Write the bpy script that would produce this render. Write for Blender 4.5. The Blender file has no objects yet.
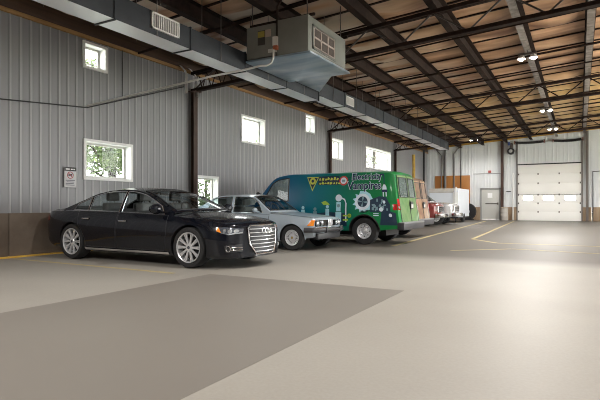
import bpy, bmesh, math, random
import numpy as np
from mathutils import Vector, Matrix
random.seed(7)
C = bpy.context.scene.collection
SC = bpy.context.scene
R = math.radians

# ------------------------------------------------------------------ materials
MATS = {}
def mat(name, col, rough=.5, metal=0., coat=0., spec=.5, noise=None, emis=None, bump=None):
    """noise = (scale, amount, second colour)   bump = (scale, strength)"""
    if name in MATS: return MATS[name]
    m = bpy.data.materials.new(name); m.use_nodes = True
    nt = m.node_tree; b = nt.nodes['Principled BSDF']
    b.inputs['Base Color'].default_value = (*col, 1); b.inputs['Roughness'].default_value = rough
    b.inputs['Metallic'].default_value = metal; b.inputs['Coat Weight'].default_value = coat
    b.inputs['Coat Roughness'].default_value = .04
    b.inputs['Specular IOR Level'].default_value = spec
    if noise or bump:
        tc = nt.nodes.new('ShaderNodeTexCoord')
    if noise:
        n = nt.nodes.new('ShaderNodeTexNoise'); n.inputs['Scale'].default_value = noise[0]; n.inputs['Detail'].default_value = 5
        mp = nt.nodes.new('ShaderNodeMapping')
        if len(noise) > 3: mp.inputs['Scale'].default_value = noise[3]
        nt.links.new(tc.outputs['Object'], mp.inputs['Vector']); nt.links.new(mp.outputs[0], n.inputs['Vector'])
        r = nt.nodes.new('ShaderNodeValToRGB')
        r.color_ramp.elements[0].position = .5 - noise[1]/2; r.color_ramp.elements[1].position = .5 + noise[1]/2
        r.color_ramp.elements[0].color = (*col, 1); r.color_ramp.elements[1].color = (*noise[2], 1)
        nt.links.new(n.outputs['Fac'], r.inputs['Fac']); nt.links.new(r.outputs['Color'], b.inputs['Base Color'])
    if bump:
        n2 = nt.nodes.new('ShaderNodeTexNoise'); n2.inputs['Scale'].default_value = bump[0]
        bp = nt.nodes.new('ShaderNodeBump'); bp.inputs['Strength'].default_value = bump[1]; bp.inputs['Distance'].default_value = .02
        nt.links.new(tc.outputs['Object'], n2.inputs['Vector']); nt.links.new(n2.outputs['Fac'], bp.inputs['Height'])
        nt.links.new(bp.outputs['Normal'], b.inputs['Normal'])
    if emis:
        b.inputs['Emission Color'].default_value = (*emis[0], 1); b.inputs['Emission Strength'].default_value = emis[1]
    MATS[name] = m
    return m
def glass(name, tint, fres=1.45, base=.04):
    if name in MATS: return MATS[name]
    m = bpy.data.materials.new(name); m.use_nodes = True; nt = m.node_tree; nt.nodes.clear()
    o = nt.nodes.new('ShaderNodeOutputMaterial'); mx = nt.nodes.new('ShaderNodeMixShader')
    t = nt.nodes.new('ShaderNodeBsdfTransparent'); t.inputs[0].default_value = (*tint, 1)
    g = nt.nodes.new('ShaderNodeBsdfGlossy'); g.inputs['Roughness'].default_value = .01
    f = nt.nodes.new('ShaderNodeLayerWeight'); f.inputs['Blend'].default_value = .5
    p = nt.nodes.new('ShaderNodeMath'); p.operation = 'POWER'; p.inputs[1].default_value = 4
    a = nt.nodes.new('ShaderNodeMath'); a.operation = 'MULTIPLY_ADD'; a.inputs[1].default_value = .85; a.inputs[2].default_value = base
    nt.links.new(f.outputs['Facing'], p.inputs[0]); nt.links.new(p.outputs[0], a.inputs[0]); nt.links.new(a.outputs[0], mx.inputs[0]); nt.links.new(t.outputs[0], mx.inputs[1]); nt.links.new(g.outputs[0], mx.inputs[2])
    nt.links.new(mx.outputs[0], o.inputs[0]); MATS[name] = m
    return m

# ------------------------------------------------------------------ mesh helpers
def mesh_of(name, bm, mats, smooth=35):
    me = bpy.data.meshes.new(name); bm.to_mesh(me); bm.free()
    for m in (mats if isinstance(mats, (list, tuple)) else [mats]): me.materials.append(m)
    if smooth:
        me.polygons.foreach_set('use_smooth', [True]*len(me.polygons))
        me.set_sharp_from_angle(angle=R(smooth))
    return me
def obj(name, bm, mats, parent=None, smooth=35, label=None):
    o = bpy.data.objects.new(name, mesh_of(name, bm, mats, smooth)); C.objects.link(o)
    if parent: o.parent = parent
    if label: o['label'] = label
    return o
def struct(name, bm, mats, parent=None, smooth=35):
    o = obj(name, bm, mats, parent, smooth)
    if not parent: o['kind'] = 'structure'
    return o
def tag(o, label, cat, group=None):
    o['label'] = label; o['category'] = cat
    if group: o['group'] = group
    return o
def thing(name, label, cat, loc=(0, 0, 0), rz=0, group=None):
    o = bpy.data.objects.new(name, None); C.objects.link(o); o.empty_display_size = .2
    o.location = loc; o.rotation_euler = (0, 0, rz)
    return tag(o, label, cat, group)
def copy_tree(o, parent=None):
    c = o.copy(); C.objects.link(c)
    if parent: c.parent = parent
    for ch in list(o.children): copy_tree(ch, c)
    return c
NB = bmesh.new
def box(bm, x0, x1, y0, y1, z0, z1, mi=0, bev=0):
    v = [bm.verts.new(p) for p in ((x0,y0,z0),(x1,y0,z0),(x1,y1,z0),(x0,y1,z0),(x0,y0,z1),(x1,y0,z1),(x1,y1,z1),(x0,y1,z1))]
    fs = [bm.faces.new([v[i] for i in q]) for q in ((3,2,1,0),(4,5,6,7),(0,1,5,4),(1,2,6,5),(2,3,7,6),(3,0,4,7))]
    for f in fs: f.material_index = mi
    if bev:
        es = list({e for f in fs for e in f.edges})
        r = bmesh.ops.bevel(bm, geom=es, offset=bev, segments=2, affect='EDGES', profile=.6)
        for f in r['faces']: f.material_index = mi
    return v
def frame_of(d):
    d = Vector(d).normalized(); a = Vector((0,0,1)) if abs(d.z) < .95 else Vector((1,0,0))
    u = d.cross(a).normalized(); return d, u, d.cross(u).normalized()
def tube(bm, path, r, seg=8, closed=False, mi=0, cap=True):
    P = [Vector(p) for p in path]; n = len(P); rings = []
    for i, p in enumerate(P):
        if closed: d = P[(i+1) % n] - P[i-1]
        else: d = P[min(i+1, n-1)] - P[max(i-1, 0)]
        if d.length < 1e-9: d = Vector((1,0,0))
        d, u, w = frame_of(d)
        if rings:   # keep frames aligned
            u = (pu - d*pu.dot(d)).normalized(); w = d.cross(u)
        pu = u
        rings.append([bm.verts.new(p + (u*math.cos(2*math.pi*k/seg) + w*math.sin(2*math.pi*k/seg))*r) for k in range(seg)])
    for i in range(n if closed else n-1):
        a, b = rings[i], rings[(i+1) % n]
        for k in range(seg):
            f = bm.faces.new((a[k], a[(k+1) % seg], b[(k+1) % seg], b[k])); f.material_index = mi
    if cap and not closed:
        for rr in (rings[0][::-1], rings[-1]):
            f = bm.faces.new(rr); f.material_index = mi
def bar(bm, p0, p1, w, h, mi=0):
    """rectangular bar from p0 to p1, w horizontal, h vertical-ish"""
    p0, p1 = Vector(p0), Vector(p1); d = (p1-p0).normalized()
    up = Vector((0,0,1)) if abs(d.z) < .99 else Vector((0,1,0))
    u = d.cross(up).normalized(); v = u.cross(d).normalized()
    A = [[bm.verts.new(p + u*(a*w/2) + v*(b*h/2)) for a, b in ((-1,-1),(1,-1),(1,1),(-1,1))] for p in (p0, p1)]
    for k in range(4):
        f = bm.faces.new((A[0][k], A[1][k], A[1][(k+1) % 4], A[0][(k+1) % 4])); f.material_index = mi
    for q in (A[0], A[1][::-1]):
        f = bm.faces.new(q); f.material_index = mi
def lathe(bm, prof, seg=32, M=None, mi=0, a0=0, a1=2*math.pi):
    """prof = [(r, h)] turned about local Z, then transformed by M"""
    M = M or Matrix(); full = abs(a1-a0-2*math.pi) < 1e-6; n = seg if full else seg+1
    rings = []
    for r, h in prof:
        if r < 1e-6: rings.append([bm.verts.new(M @ Vector((0,0,h)))])
        else: rings.append([bm.verts.new(M @ Vector((r*math.cos(a0+(a1-a0)*k/seg), r*math.sin(a0+(a1-a0)*k/seg), h))) for k in range(n)])
    for a, b in zip(rings, rings[1:]):
        for k in range(seg):
            k2 = (k+1) % n
            q = [a[0]] if len(a) == 1 else [a[k], a[k2]]
            q += [b[0]] if len(b) == 1 else [b[k2], b[k]]
            if len(q) > 2:
                f = bm.faces.new(q); f.material_index = mi
def ellipsoid(bm, c, r, seg=16, rings=10, mi=0):
    prof = [(math.sin(math.pi*i/rings), -math.cos(math.pi*i/rings)) for i in range(rings+1)]
    lathe(bm, prof, seg, Matrix.Translation(c) @ Matrix.Diagonal((*r, 1)), mi)
def fix(bm): bmesh.ops.recalc_face_normals(bm, faces=bm.faces[:]); return bm

# ------------------------------------------------------------------ palette
M_dark = mat('dark_steel', (.014,.009,.008), .7, 0, spec=.12, noise=(6,.5,(.038,.022,.017)))
M_steel = mat('steel_angle', (.16,.14,.13), .45, .6)
M_rust = mat('brown_steel', (.045,.022,.016), .6, .1, noise=(4,.5,(.08,.04,.03)))
M_white = mat('white_paint', (.80,.80,.78), .5)
M_galv = mat('galvanised', (.36,.50,.62), .3, .7, noise=(1.1,.35,(.80,.87,.92),(.4,2.4,1)), bump=(.6,.12))
M_galv_shaded = mat('galvanised_shaded', (.028,.031,.037), .5, 0, spec=.2, noise=(2.5,.6,(.055,.06,.068)))  # dark reflection on the duct sides is put into this colour
M_unit = mat('unit_grey', (.20,.205,.185), .5, noise=(3,.6,(.25,.255,.23)))
M_black = mat('black_rubber', (.012,.012,.013), .6)
M_blackg = mat('black_gloss', (.01,.01,.012), .15, coat=.5)
M_trim = mat('black_trim', (.02,.02,.022), .45)
M_chrome = mat('chrome', (.80,.80,.82), .12, 1.)
M_silver = mat('alloy', (.70,.71,.73), .3, .45)
M_amber = mat('amber_lens', (.9,.28,.03), .15, coat=.6)
M_red = mat('red_lens', (.5,.02,.02), .15, coat=.6)
M_lens = mat('lamp_lens', (.62,.66,.70), .1, .75, coat=.6)
M_lensd = mat('lamp_dark', (.10,.11,.13), .12, .3, coat=.6)
M_inter = mat('dark_interior', (.03,.03,.032), .7)
M_seat = mat('seat_leather', (.09,.085,.08), .5)
M_tyre = mat('tyre', (.014,.014,.015), .75, noise=(9,.6,(.022,.022,.023)))
M_yellow = mat('yellow_paint', (.62,.40,.06), .6, noise=(5,.5,(.50,.27,.04)))
M_line = mat('line_paint', (.50,.41,.20), .6, noise=(7,.6,(.36,.30,.17)))
M_wood = mat('brown_wood', (.045,.024,.014), .6, noise=(3,.6,(.09,.045,.024),(1,.2,6)))
G_win = glass('window_glass', (.98,.99,.98), base=.01)
G_car = glass('car_glass', (.74,.82,.82), 1.5)
G_tint = glass('tinted_glass', (.80,.86,.87), 1.5)

# ================================================================== THE SETTING
XW, YB, XR = -10.4, 39.0, 9.0          # left wall, back wall, right wall
roof_z = lambda x: 6.33 + .067*x

# floor -----------------------------------------------------------------------
def floor_material():
    m = bpy.data.materials.new('coated_concrete'); m.use_nodes = True; nt = m.node_tree; b = nt.nodes['Principled BSDF']
    L = nt.links.new
    tc = nt.nodes.new('ShaderNodeTexCoord')
    n1 = nt.nodes.new('ShaderNodeTexNoise'); n1.inputs['Scale'].default_value = .35; n1.inputs['Detail'].default_value = 6
    n2 = nt.nodes.new('ShaderNodeTexNoise'); n2.inputs['Scale'].default_value = 40; n2.inputs['Detail'].default_value = 4
    L(tc.outputs['Object'], n1.inputs['Vector']); L(tc.outputs['Object'], n2.inputs['Vector'])
    r1 = nt.nodes.new('ShaderNodeValToRGB')
    r1.color_ramp.elements[0].color = (.285,.265,.232,1); r1.color_ramp.elements[1].color = (.335,.315,.28,1)
    r1.color_ramp.elements[0].position = .35; r1.color_ramp.elements[1].position = .65
    L(n1.outputs['Fac'], r1.inputs['Fac'])
    # the old darker coat starts 10.5 m in, worn edge
    sx = nt.nodes.new('ShaderNodeSeparateXYZ'); L(tc.outputs['Object'], sx.inputs[0])
    wob = nt.nodes.new('ShaderNodeMath'); wob.operation = 'MULTIPLY_ADD'; wob.inputs[1].default_value = .5
    L(n1.outputs['Fac'], wob.inputs[0]); L(sx.outputs['Y'], wob.inputs[2])
    mr = nt.nodes.new('ShaderNodeMapRange'); mr.inputs['From Min'].default_value = 10.2; mr.inputs['From Max'].default_value = 11.3
    L(wob.outputs[0], mr.inputs['Value'])
    mx = nt.nodes.new('ShaderNodeMix'); mx.data_type = 'RGBA'; mx.inputs[7].default_value = (.135,.122,.104,1)
    L(mr.outputs[0], mx.inputs[0]); L(r1.outputs['Color'], mx.inputs[6])
    sp = nt.nodes.new('ShaderNodeMix'); sp.data_type = 'RGBA'; sp.blend_type = 'MULTIPLY'; sp.inputs[0].default_value = .35
    r2 = nt.nodes.new('ShaderNodeValToRGB'); r2.color_ramp.elements[0].color = (.75,.75,.75,1); r2.color_ramp.elements[0].position = .3; r2.color_ramp.elements[1].position = .7
    L(n2.outputs['Fac'], r2.inputs['Fac'])
    L(mx.outputs[2], sp.inputs[6]); L(r2.outputs['Color'], sp.inputs[7])
    L(sp.outputs[2], b.inputs['Base Color'])
    b.inputs['Roughness'].default_value = .5; b.inputs['Specular IOR Level'].default_value = .35
    return m
bm = NB(); box(bm, XW-.3, XR+.3, -6, YB+.3, -.2, 0)
floor = struct('floor', bm, floor_material(), smooth=0)
bm = NB(); box(bm, -5.14, -1.97, -3.0, 6.25, 0, .002)
obj('dark_floor_coat', bm, mat('dark_coat', (.180,.162,.142), .5, spec=.35, noise=(.6,.6,(.198,.182,.16))), floor, 0, 'darker rectangle of floor coating')
def line(pts, w=.1):
    bm = NB()
    for (a, b) in zip(pts, pts[1:]): bar(bm, (*a, .0021), (*b, .0021), w, .003)
    return obj('parking_line', bm, M_line, floor, 0)
line([(-10.1,6.06),(-5.7,6.03)], .09)
line([(-4.38,12.9),(-5.64,36.4)], .12)
line([(-3.9,36.6),(-3.02,16.74),(-2.08,15.35),(.5,15.4),(4.2,15.5)], .11)
line([(-2.72,12.3),(-1.49,13.5),(.4,13.1),(4,12.9)], .1)
line([(-10.1,9.6),(-6.4,9.6)], .09)

# windows on the left wall: (y0, y1, z0, z1)
WIN = [(7.92,8.57,4.43,5.02),(7.95,9.39,1.74,2.67),(14.32,15.79,3.34,4.27),(19.01,19.85,4.29,5.03),
       (11.98,13.02,1.0,2.0),(21.62,22.88,3.35,4.3),(26.02,30.1,3.2,4.36)]
def ribbed_wall(a0, a1, z0, z1, holes, pitch=.226, depth=.014, rib=.062, top=None):
    """list of (a, offset) profile then cells; returns faces as (a, z, offset) quads. top(a) optional upper edge"""
    prof = []; a = a0
    while a < a1:
        prof += [(a,0.),(a+pitch-rib-.03,0.),(a+pitch-rib,depth),(a+pitch-.03,depth)]
        a += pitch
    prof = [p for p in prof if p[0] < a1] + [(a1,0.)]
    As = np.array([p[0] for p in prof]); Os = np.array([p[1] for p in prof])
    cuts = sorted(set(round(c_, 3) for c_ in list(As) + [h for q in holes for h in q[:2] if a0 < h < a1]))
    off = np.interp(cuts, As, Os)
    zs = sorted(set([z0, z1] + [h for q in holes for h in q[2:] if z0 < h < z1]))
    cells = []
    for i in range(len(cuts)-1):
        ca = (cuts[i]+cuts[i+1])/2
        for j in range(len(zs)-1):
            cz = (zs[j]+zs[j+1])/2
            if any(h[0] < ca < h[1] and h[2] < cz < h[3] for h in holes): continue
            t = lambda k: (top(cuts[k]) if (top and j == len(zs)-2) else zs[j+1])
            cells.append([(cuts[i],zs[j],off[i]),(cuts[i+1],zs[j],off[i+1]),(cuts[i+1],t(i+1),off[i+1]),(cuts[i],t(i),off[i])])
    return cells
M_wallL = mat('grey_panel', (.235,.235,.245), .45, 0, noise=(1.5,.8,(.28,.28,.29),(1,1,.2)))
M_rib_lit = mat('grey_rib_lit', (.38,.38,.385), .4, 0)  # light caught by the ribs is put into this paler colour
bm = NB(); cache = {}
for q in ribbed_wall(-6, YB, .93, 5.14, WIN):
    vs = []
    for a, z, o in q:
        k = (round(a,4), round(z,4))
        if k not in cache: cache[k] = bm.verts.new((XW+o, a, z))
        vs.append(cache[k])
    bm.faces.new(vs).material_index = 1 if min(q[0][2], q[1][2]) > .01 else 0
wall_left = struct('wall_left', fix(bm), [M_wallL, M_rib_lit], smooth=20)
# outer skin of the left wall, so the building has depth
bm = NB()
for y0, y1, z0, z1 in [(-6,YB,-.2,1.0),(-6,YB,5.14,5.6)]: box(bm, XW-.28, XW-.24, y0, y1, z0, z1)
obj('outer_skin', bm, M_white, wall_left, 0)
# concrete dado with joints
bm = NB(); yj = -6.
M_dado = mat('stained_concrete', (.085,.062,.045), .75, noise=(1.6,.5,(.175,.138,.105)), bump=(9,.3))
joints = [-6,-3.6,-1.2,1.2,3.6,6.08] + [6.08+2.44*k for k in range(1,14)]
for a, b in zip(joints, joints[1:]): box(bm, XW-.1, XW+.09, a+.012, min(b,YB)-.012, 0, .93, bev=.008)
box(bm, XW-.12, XW+.07, -6, YB, 0, .92)
bl = struct('baseboard_left', bm, M_dado)
bm = NB(); box(bm, XW+.05, XW+.16, -6, YB, .0, .035, bev=.006); obj('painted_edge', bm, M_yellow, bl)
# windows
def window(i, y0, y1, z0, z1, bars=()):
    d = .22; t = .035
    bm = NB(); xo = XW-.25
    for a in ((y0-.03, y0+t, z0-.03, z1+.03),(y1-t, y1+.03, z0-.03, z1+.03),(y0+t, y1-t, z0-.03, z0+t),(y0+t, y1-t, z1-t, z1+.03)):
        box(bm, xo, XW+.045, *a)
    o = struct('window_%d' % i, bm, M_white, smooth=0)
    bm = NB(); f = .05; a0,a1,c0,c1 = y0+t, y1-t, z0+t, z1-t
    for a in ((a0,a0+f,c0,c1),(a1-f,a1,c0,c1),(a0+f,a1-f,c0,c0+f),(a0+f,a1-f,c1-f,c1)):
        box(bm, xo+.02, xo+.07, *a)
    for kind, v in bars:
        if kind == 'h': box(bm, xo+.03, xo+.06, a0+f, a1-f, c0+(c1-c0)*v-.015, c0+(c1-c0)*v+.015)
        else: box(bm, xo+.03, xo+.06, a0+(a1-a0)*v-.015, a0+(a1-a0)*v+.015, c0+f, c1-f)
    obj('sash', bm, mat('sash_grey', (.55,.54,.50), .5), o, 0)
    bm = NB(); box(bm, xo+.04, xo+.046, a0+f, a1-f, c0+f, c1-f)
    obj('pane', bm, G_win, o, 0)
BARS = {1:[('h',.22)], 7:[('h',.33),('h',.62),('v',.33),('v',.66)], 6:[('v',.5)]}
for i, w in enumerate(WIN): window(i+1, *w, bars=BARS.get(i+1, ()))
# eave: yellow nailer and brown header above the left wall
bm = NB(); box(bm, XW-.2, XW+.06, -6, YB, 5.10, 5.19, bev=.01)
struct('trim_1', bm, mat('nailer', (.42,.24,.08), .6, noise=(2,.6,(.26,.14,.05),(1,.3,1))))
bm = NB(); box(bm, XW-.2, XW+.02, -6, YB, 5.19, 5.62)
struct('trim_2', bm, M_wood)

# back wall --------------------------------------------------------------------
ytop = lambda x: 6.12 + .066*x
M_wallB = mat('white_panel', (.76,.78,.79), .45, .0, noise=(1.2,.8,(.68,.71,.73),(1,1,.15)))
bm = NB(); cache = {}
HB = [(-6.4,-5.12,0,2.3),(-3.96,.13,0,3.98)]
for q in ribbed_wall(XW, XR, .95, 5.3, HB, top=lambda a: ytop(a)+.05):
    vs = []
    for a, z, o in q:
        k = (round(a,4), round(z,4))
        if k not in cache: cache[k] = bm.verts.new((a, YB-o, z))
        vs.append(cache[k])
    bm.faces.new(vs)
wall_back = struct('wall_back', fix(bm), M_wallB, smooth=20)
bm = NB()
M_ply = mat('stained_timber', (.20,.125,.07), .7, noise=(2.2,.5,(.40,.30,.20),(2,2,.35)))
for a, b in ((XW,-6.43),(-5.09,-3.92),(.09,XR)):
    x = a
    while x < b-.01:
        box(bm, x+.004, min(x+.61,b)-.004, YB-.07, YB+.05, 0, .95, bev=.004); x += .61
struct('baseboard_back', bm, M_ply)
bm = NB(); n = 24
for y0, y1, zz in ((YB-.12, YB+.1, 0),):
    bar(bm, (XW, YB-.05, ytop(XW)+.07), (XR, YB-.05, ytop(XR)+.07), .16, .17)
struct('trim_3', bm, M_yellow, smooth=0)
# gable infill above the yellow beam
bm = NB(); bar(bm, (XW, YB+.04, ytop(XW)+.3), (XR, YB+.04, ytop(XR)+.3), .06, .32)
struct('trim_4', bm, M_wood, smooth=0)

# entry door
bm = NB()
for a in ((-6.46,-6.36,0,2.34),(-5.16,-5.06,0,2.34),(-6.46,-5.06,2.24,2.36)): box(bm, a[0], a[1], YB-.08, YB+.1, a[2], a[3], bev=.006)
d1 = struct('door_1', bm, mat('frame_grey', (.33,.33,.32), .5))
bm = NB(); box(bm, -6.36, -5.16, YB-.03, YB+.02, .01, 2.24, bev=.004); obj('door_leaf', bm, mat('leaf', (.58,.58,.55), .5), d1)
bm = NB(); box(bm, -6.1, -5.2, YB-.085, YB-.05, 1.17, 1.24, bev=.01); box(bm, -5.3, -5.2, YB-.09, YB-.03, 1.13, 1.28); obj('push_bar', bm, M_steel, d1)
bm = NB(); box(bm, -5.95, -5.62, YB-.036, YB-.031, 1.62, 1.98); obj('notice', bm, mat('paper', (.92,.92,.92), .6), d1)
# overhead garage door
M_gdoor = mat('door_white', (.86,.85,.82), .45, noise=(.8,.8,(.80,.79,.75)))
bm = NB(); x0, x1 = -3.96, .13; hts = [0.0,.62,1.22,1.83,2.63,3.29,3.95]
wins = [(-3.55,-2.92),(-2.25,-1.60),(-.92,-.25)]
for k, (a, b) in enumerate(zip(hts, hts[1:])):
    if k != 2: box(bm, x0, x1, YB-.02, YB+.03, a, b, bev=.006)
    else:
        xs = [x0] + [v for w in wins for v in w] + [x1]
        for p, q in zip(xs[::2], xs[1::2]): box(bm, p, q, YB-.02, YB+.03, a, b)
        for w in wins:
            box(bm, w[0], w[1], YB-.02, YB+.03, a, 1.44); box(bm, w[0], w[1], YB-.02, YB+.03, 1.75, b)
d2 = struct('door_2', bm, M_gdoor)
for w in wins:
    bm = NB(); box(bm, w[0], w[1], YB, YB+.006, 1.44, 1.75); obj('pane', bm, G_win, d2, 0)
    bm = NB()
    for q in ((w[0]-.03,w[1]+.03,1.41,1.44),(w[0]-.03,w[1]+.03,1.75,1.78),(w[0]-.03,w[0],1.44,1.75),(w[1],w[1]+.03,1.44,1.75)): box(bm, q[0], q[1], YB-.03, YB-.015, q[2], q[3])
    obj('pane_frame', bm, mat('soft_grey', (.45,.44,.42), .6), d2, 0)
for z in hts[1:-1]:
    for x in (-3.85,-2.58,-1.26,.02):
        bm = NB(); box(bm, x-.04, x+.04, YB-.045, YB-.02, z-.06, z+.06, bev=.01); obj('hinge', bm, M_steel, d2)
bm = NB(); box(bm, -3.96, .13, YB-.03, YB+.05, 3.95, 4.03); obj('header', bm, M_trim, d2, 0)
bm = NB(); box(bm, -3.98, -3.91, YB-.1, YB+.0, 0, 5.5); box(bm, .08, .16, YB-.1, YB+.0, 0, 5.6); obj('door_track', bm, M_steel, d2, 0)
bm = NB(); box(bm, -3.9, .07, YB-.02, YB+.0, 1.815, 1.845); obj('strut', bm, M_trim, d2, 0)

# other walls, never seen from here but they close the hall; the right-hand bays are openings added to let daylight in
bm = NB(); box(bm, XW-.3, XR+.3, -6.2, -6, 0, 7.2); struct('wall_front', bm, mat('front_wall_paint', (.10,.10,.105), .6), smooth=0)
bm = NB()
box(bm, XR, XR+.2, -6, 13, 0, 7.2); box(bm, XR, XR+.2, 13, YB, 5.4, 7.2); box(bm, XR, XR+.2, 31, YB, 0, 5.4)
for y in (18,24): box(bm, XR, XR+.2, y, y+.6, 0, 5.4)
box(bm, XR, XR+.2, YB-.6, YB+.2, 0, 5.2)
struct('wall_right', bm, M_wallB, smooth=0)

# ceiling: sagging insulation facing between straps, in bays between the beams ----------
BEAMS = [-9.4,-7.8,-6.2,-4.6,-3.0,-1.4,.25,1.85,3.45,5.05,6.65,8.25]
def ceiling_material():
    m = bpy.data.materials.new('insulation_facing'); m.use_nodes = True; nt = m.node_tree; b = nt.nodes['Principled BSDF']; L = nt.links.new
    tc = nt.nodes.new('ShaderNodeTexCoord'); mp = nt.nodes.new('ShaderNodeMapping'); mp.inputs['Scale'].default_value = (.28,1.3,1)
    L(tc.outputs['Object'], mp.inputs[0])
    n = nt.nodes.new('ShaderNodeTexNoise'); n.inputs['Scale'].default_value = 1.0; n.inputs['Detail'].default_value = 4
    L(mp.outputs[0], n.inputs['Vector'])
    r = nt.nodes.new('ShaderNodeValToRGB'); e = r.color_ramp.elements
    e[0].position = .37; e[0].color = (.20,.095,.05,1); e[1].position = .64; e[1].color = (.72,.46,.285,1)
    e2 = r.color_ramp.elements.new(.5); e2.color = (.47,.27,.155,1)
    L(n.outputs['Fac'], r.inputs['Fac'])
    # paler foil patches nearer the left side; lamp glow painted yellow towards the far end
    sx = nt.nodes.new('ShaderNodeSeparateXYZ'); L(tc.outputs['Object'], sx.inputs[0])
    n2 = nt.nodes.new('ShaderNodeTexNoise'); n2.inputs['Scale'].default_value = .9; n2.inputs['Detail'].default_value = 2
    mp2 = nt.nodes.new('ShaderNodeMapping'); mp2.inputs['Scale'].default_value = (.5,1.6,1); mp2.inputs['Location'].default_value = (3,7,0)
    L(tc.outputs['Object'], mp2.inputs[0]); L(mp2.outputs[0], n2.inputs['Vector'])
    mrx = nt.nodes.new('ShaderNodeMapRange'); mrx.inputs['From Min'].default_value = -3.2; mrx.inputs['From Max'].default_value = -6.5
    L(sx.outputs['X'], mrx.inputs['Value'])
    mu = nt.nodes.new('ShaderNodeMath'); mu.operation = 'MULTIPLY'
    mr2 = nt.nodes.new('ShaderNodeMapRange'); mr2.inputs['From Min'].default_value = .42; mr2.inputs['From Max'].default_value = .52
    L(n2.outputs['Fac'], mr2.inputs['Value']); L(mr2.outputs[0], mu.inputs[0]); L(mrx.outputs[0], mu.inputs[1])
    mx = nt.nodes.new('ShaderNodeMix'); mx.data_type = 'RGBA'; mx.inputs[7].default_value = (.72,.60,.49,1)
    L(mu.outputs[0], mx.inputs[0]); L(r.outputs['Color'], mx.inputs[6])
    mry = nt.nodes.new('ShaderNodeMapRange'); mry.inputs['From Min'].default_value = 21; mry.inputs['From Max'].default_value = 25
    L(sx.outputs['Y'], mry.inputs['Value'])
    mu2 = nt.nodes.new('ShaderNodeMath'); mu2.operation = 'MULTIPLY'; mu2.inputs[1].default_value = .75
    L(mry.outputs[0], mu2.inputs[0])
    mx2 = nt.nodes.new('ShaderNodeMix'); mx2.data_type = 'RGBA'; mx2.inputs[7].default_value = (.62,.42,.17,1)
    L(mu2.outputs[0], mx2.inputs[0]); L(mx.outputs[2], mx2.inputs[6])
    L(mx2.outputs[2], b.inputs['Base Color']); b.inputs['Roughness'].default_value = .5
    return m
def sstep0(a, b, t):
    u = min(max((t-a)/(b-a), 0), 1); return u*u*(3-2*u)
bm = NB(); ny = int((YB+6)/.13); nx = 100
xs = np.linspace(XW-.25, XR+.2, nx); ysr = np.linspace(-6, YB+.2, ny); V = []
rr = np.random.RandomState(4)
amp = rr.uniform(.04,.19, 80)
for y in ysr:
    row = []
    for x in xs:
        k = y/1.15; sag = abs(math.sin(math.pi*k))**.7 * amp[int(k) % 80]
        sag *= .75 + .25*math.sin(x*1.3 + int(k)*2.1)
        sag = .035*min(1, sag/.05) + max(0, sag-.035)*sstep0(.12, .6, min(abs(x-b_) for b_ in BEAMS))
        row.append(bm.verts.new((x, y, roof_z(x) - sag)))
    V.append(row)
for i in range(ny-1):
    for j in range(nx-1): bm.faces.new((V[i][j], V[i+1][j], V[i+1][j+1], V[i][j+1]))
M_ceil = ceiling_material()
ceiling = struct('ceiling', bm, M_ceil, smooth=60)
bm = NB(); bar(bm, (XW-.3, YB/2-3, roof_z(XW-.3)+.12), (XR+.3, YB/2-3, roof_z(XR+.3)+.12), YB+6.4, .1); obj('roof_deck', bm, M_galv_shaded, ceiling, 0)
for k in range(40):
    y = 1.15*k + 1.15*4
    if y > YB-.3: break
    bm = NB(); bar(bm, (XW, y, roof_z(XW)-.035), (XR, y, roof_z(XR)-.035), .06, .035); obj('strap', bm, M_dark, ceiling, 0)

# ================================================================== STEELWORK
ORD = ['first','second','third','fourth','fifth','sixth','seventh','eighth','ninth','tenth','eleventh','twelfth']
for k, x in enumerate(BEAMS):
    z0 = roof_z(x) - .42; pale = k in (5, 6)
    t = thing('roof_beam', '%s lengthwise %s roof beam out from the left wall, under the insulation' % (ORD[k], 'pale worn steel' if pale else 'dark steel'), 'beam', (x, 17, z0), group='lengthwise roof beams')
    m1 = mat('worn_steel', (.34,.30,.28), .5, .3, noise=(5,.4,(.12,.1,.09))) if pale else M_dark
    h = .36
    bm = NB(); box(bm, -.012, .012, -22.8, YB-17.2, .02, h); obj('web', bm, M_dark, t, 0)
    bm = NB(); box(bm, -.09, .09, -22.8, YB-17.2, 0, .02); obj('flange', bm, m1, t, 0)
    bm = NB(); box(bm, -.13, .13, -22.8, YB-17.2, h-.02, h); obj('flange', bm, M_dark, t, 0)
zb_ = lambda x: 5.15 + .055*x
zt_ = lambda x: 5.79 + .067*x
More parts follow.
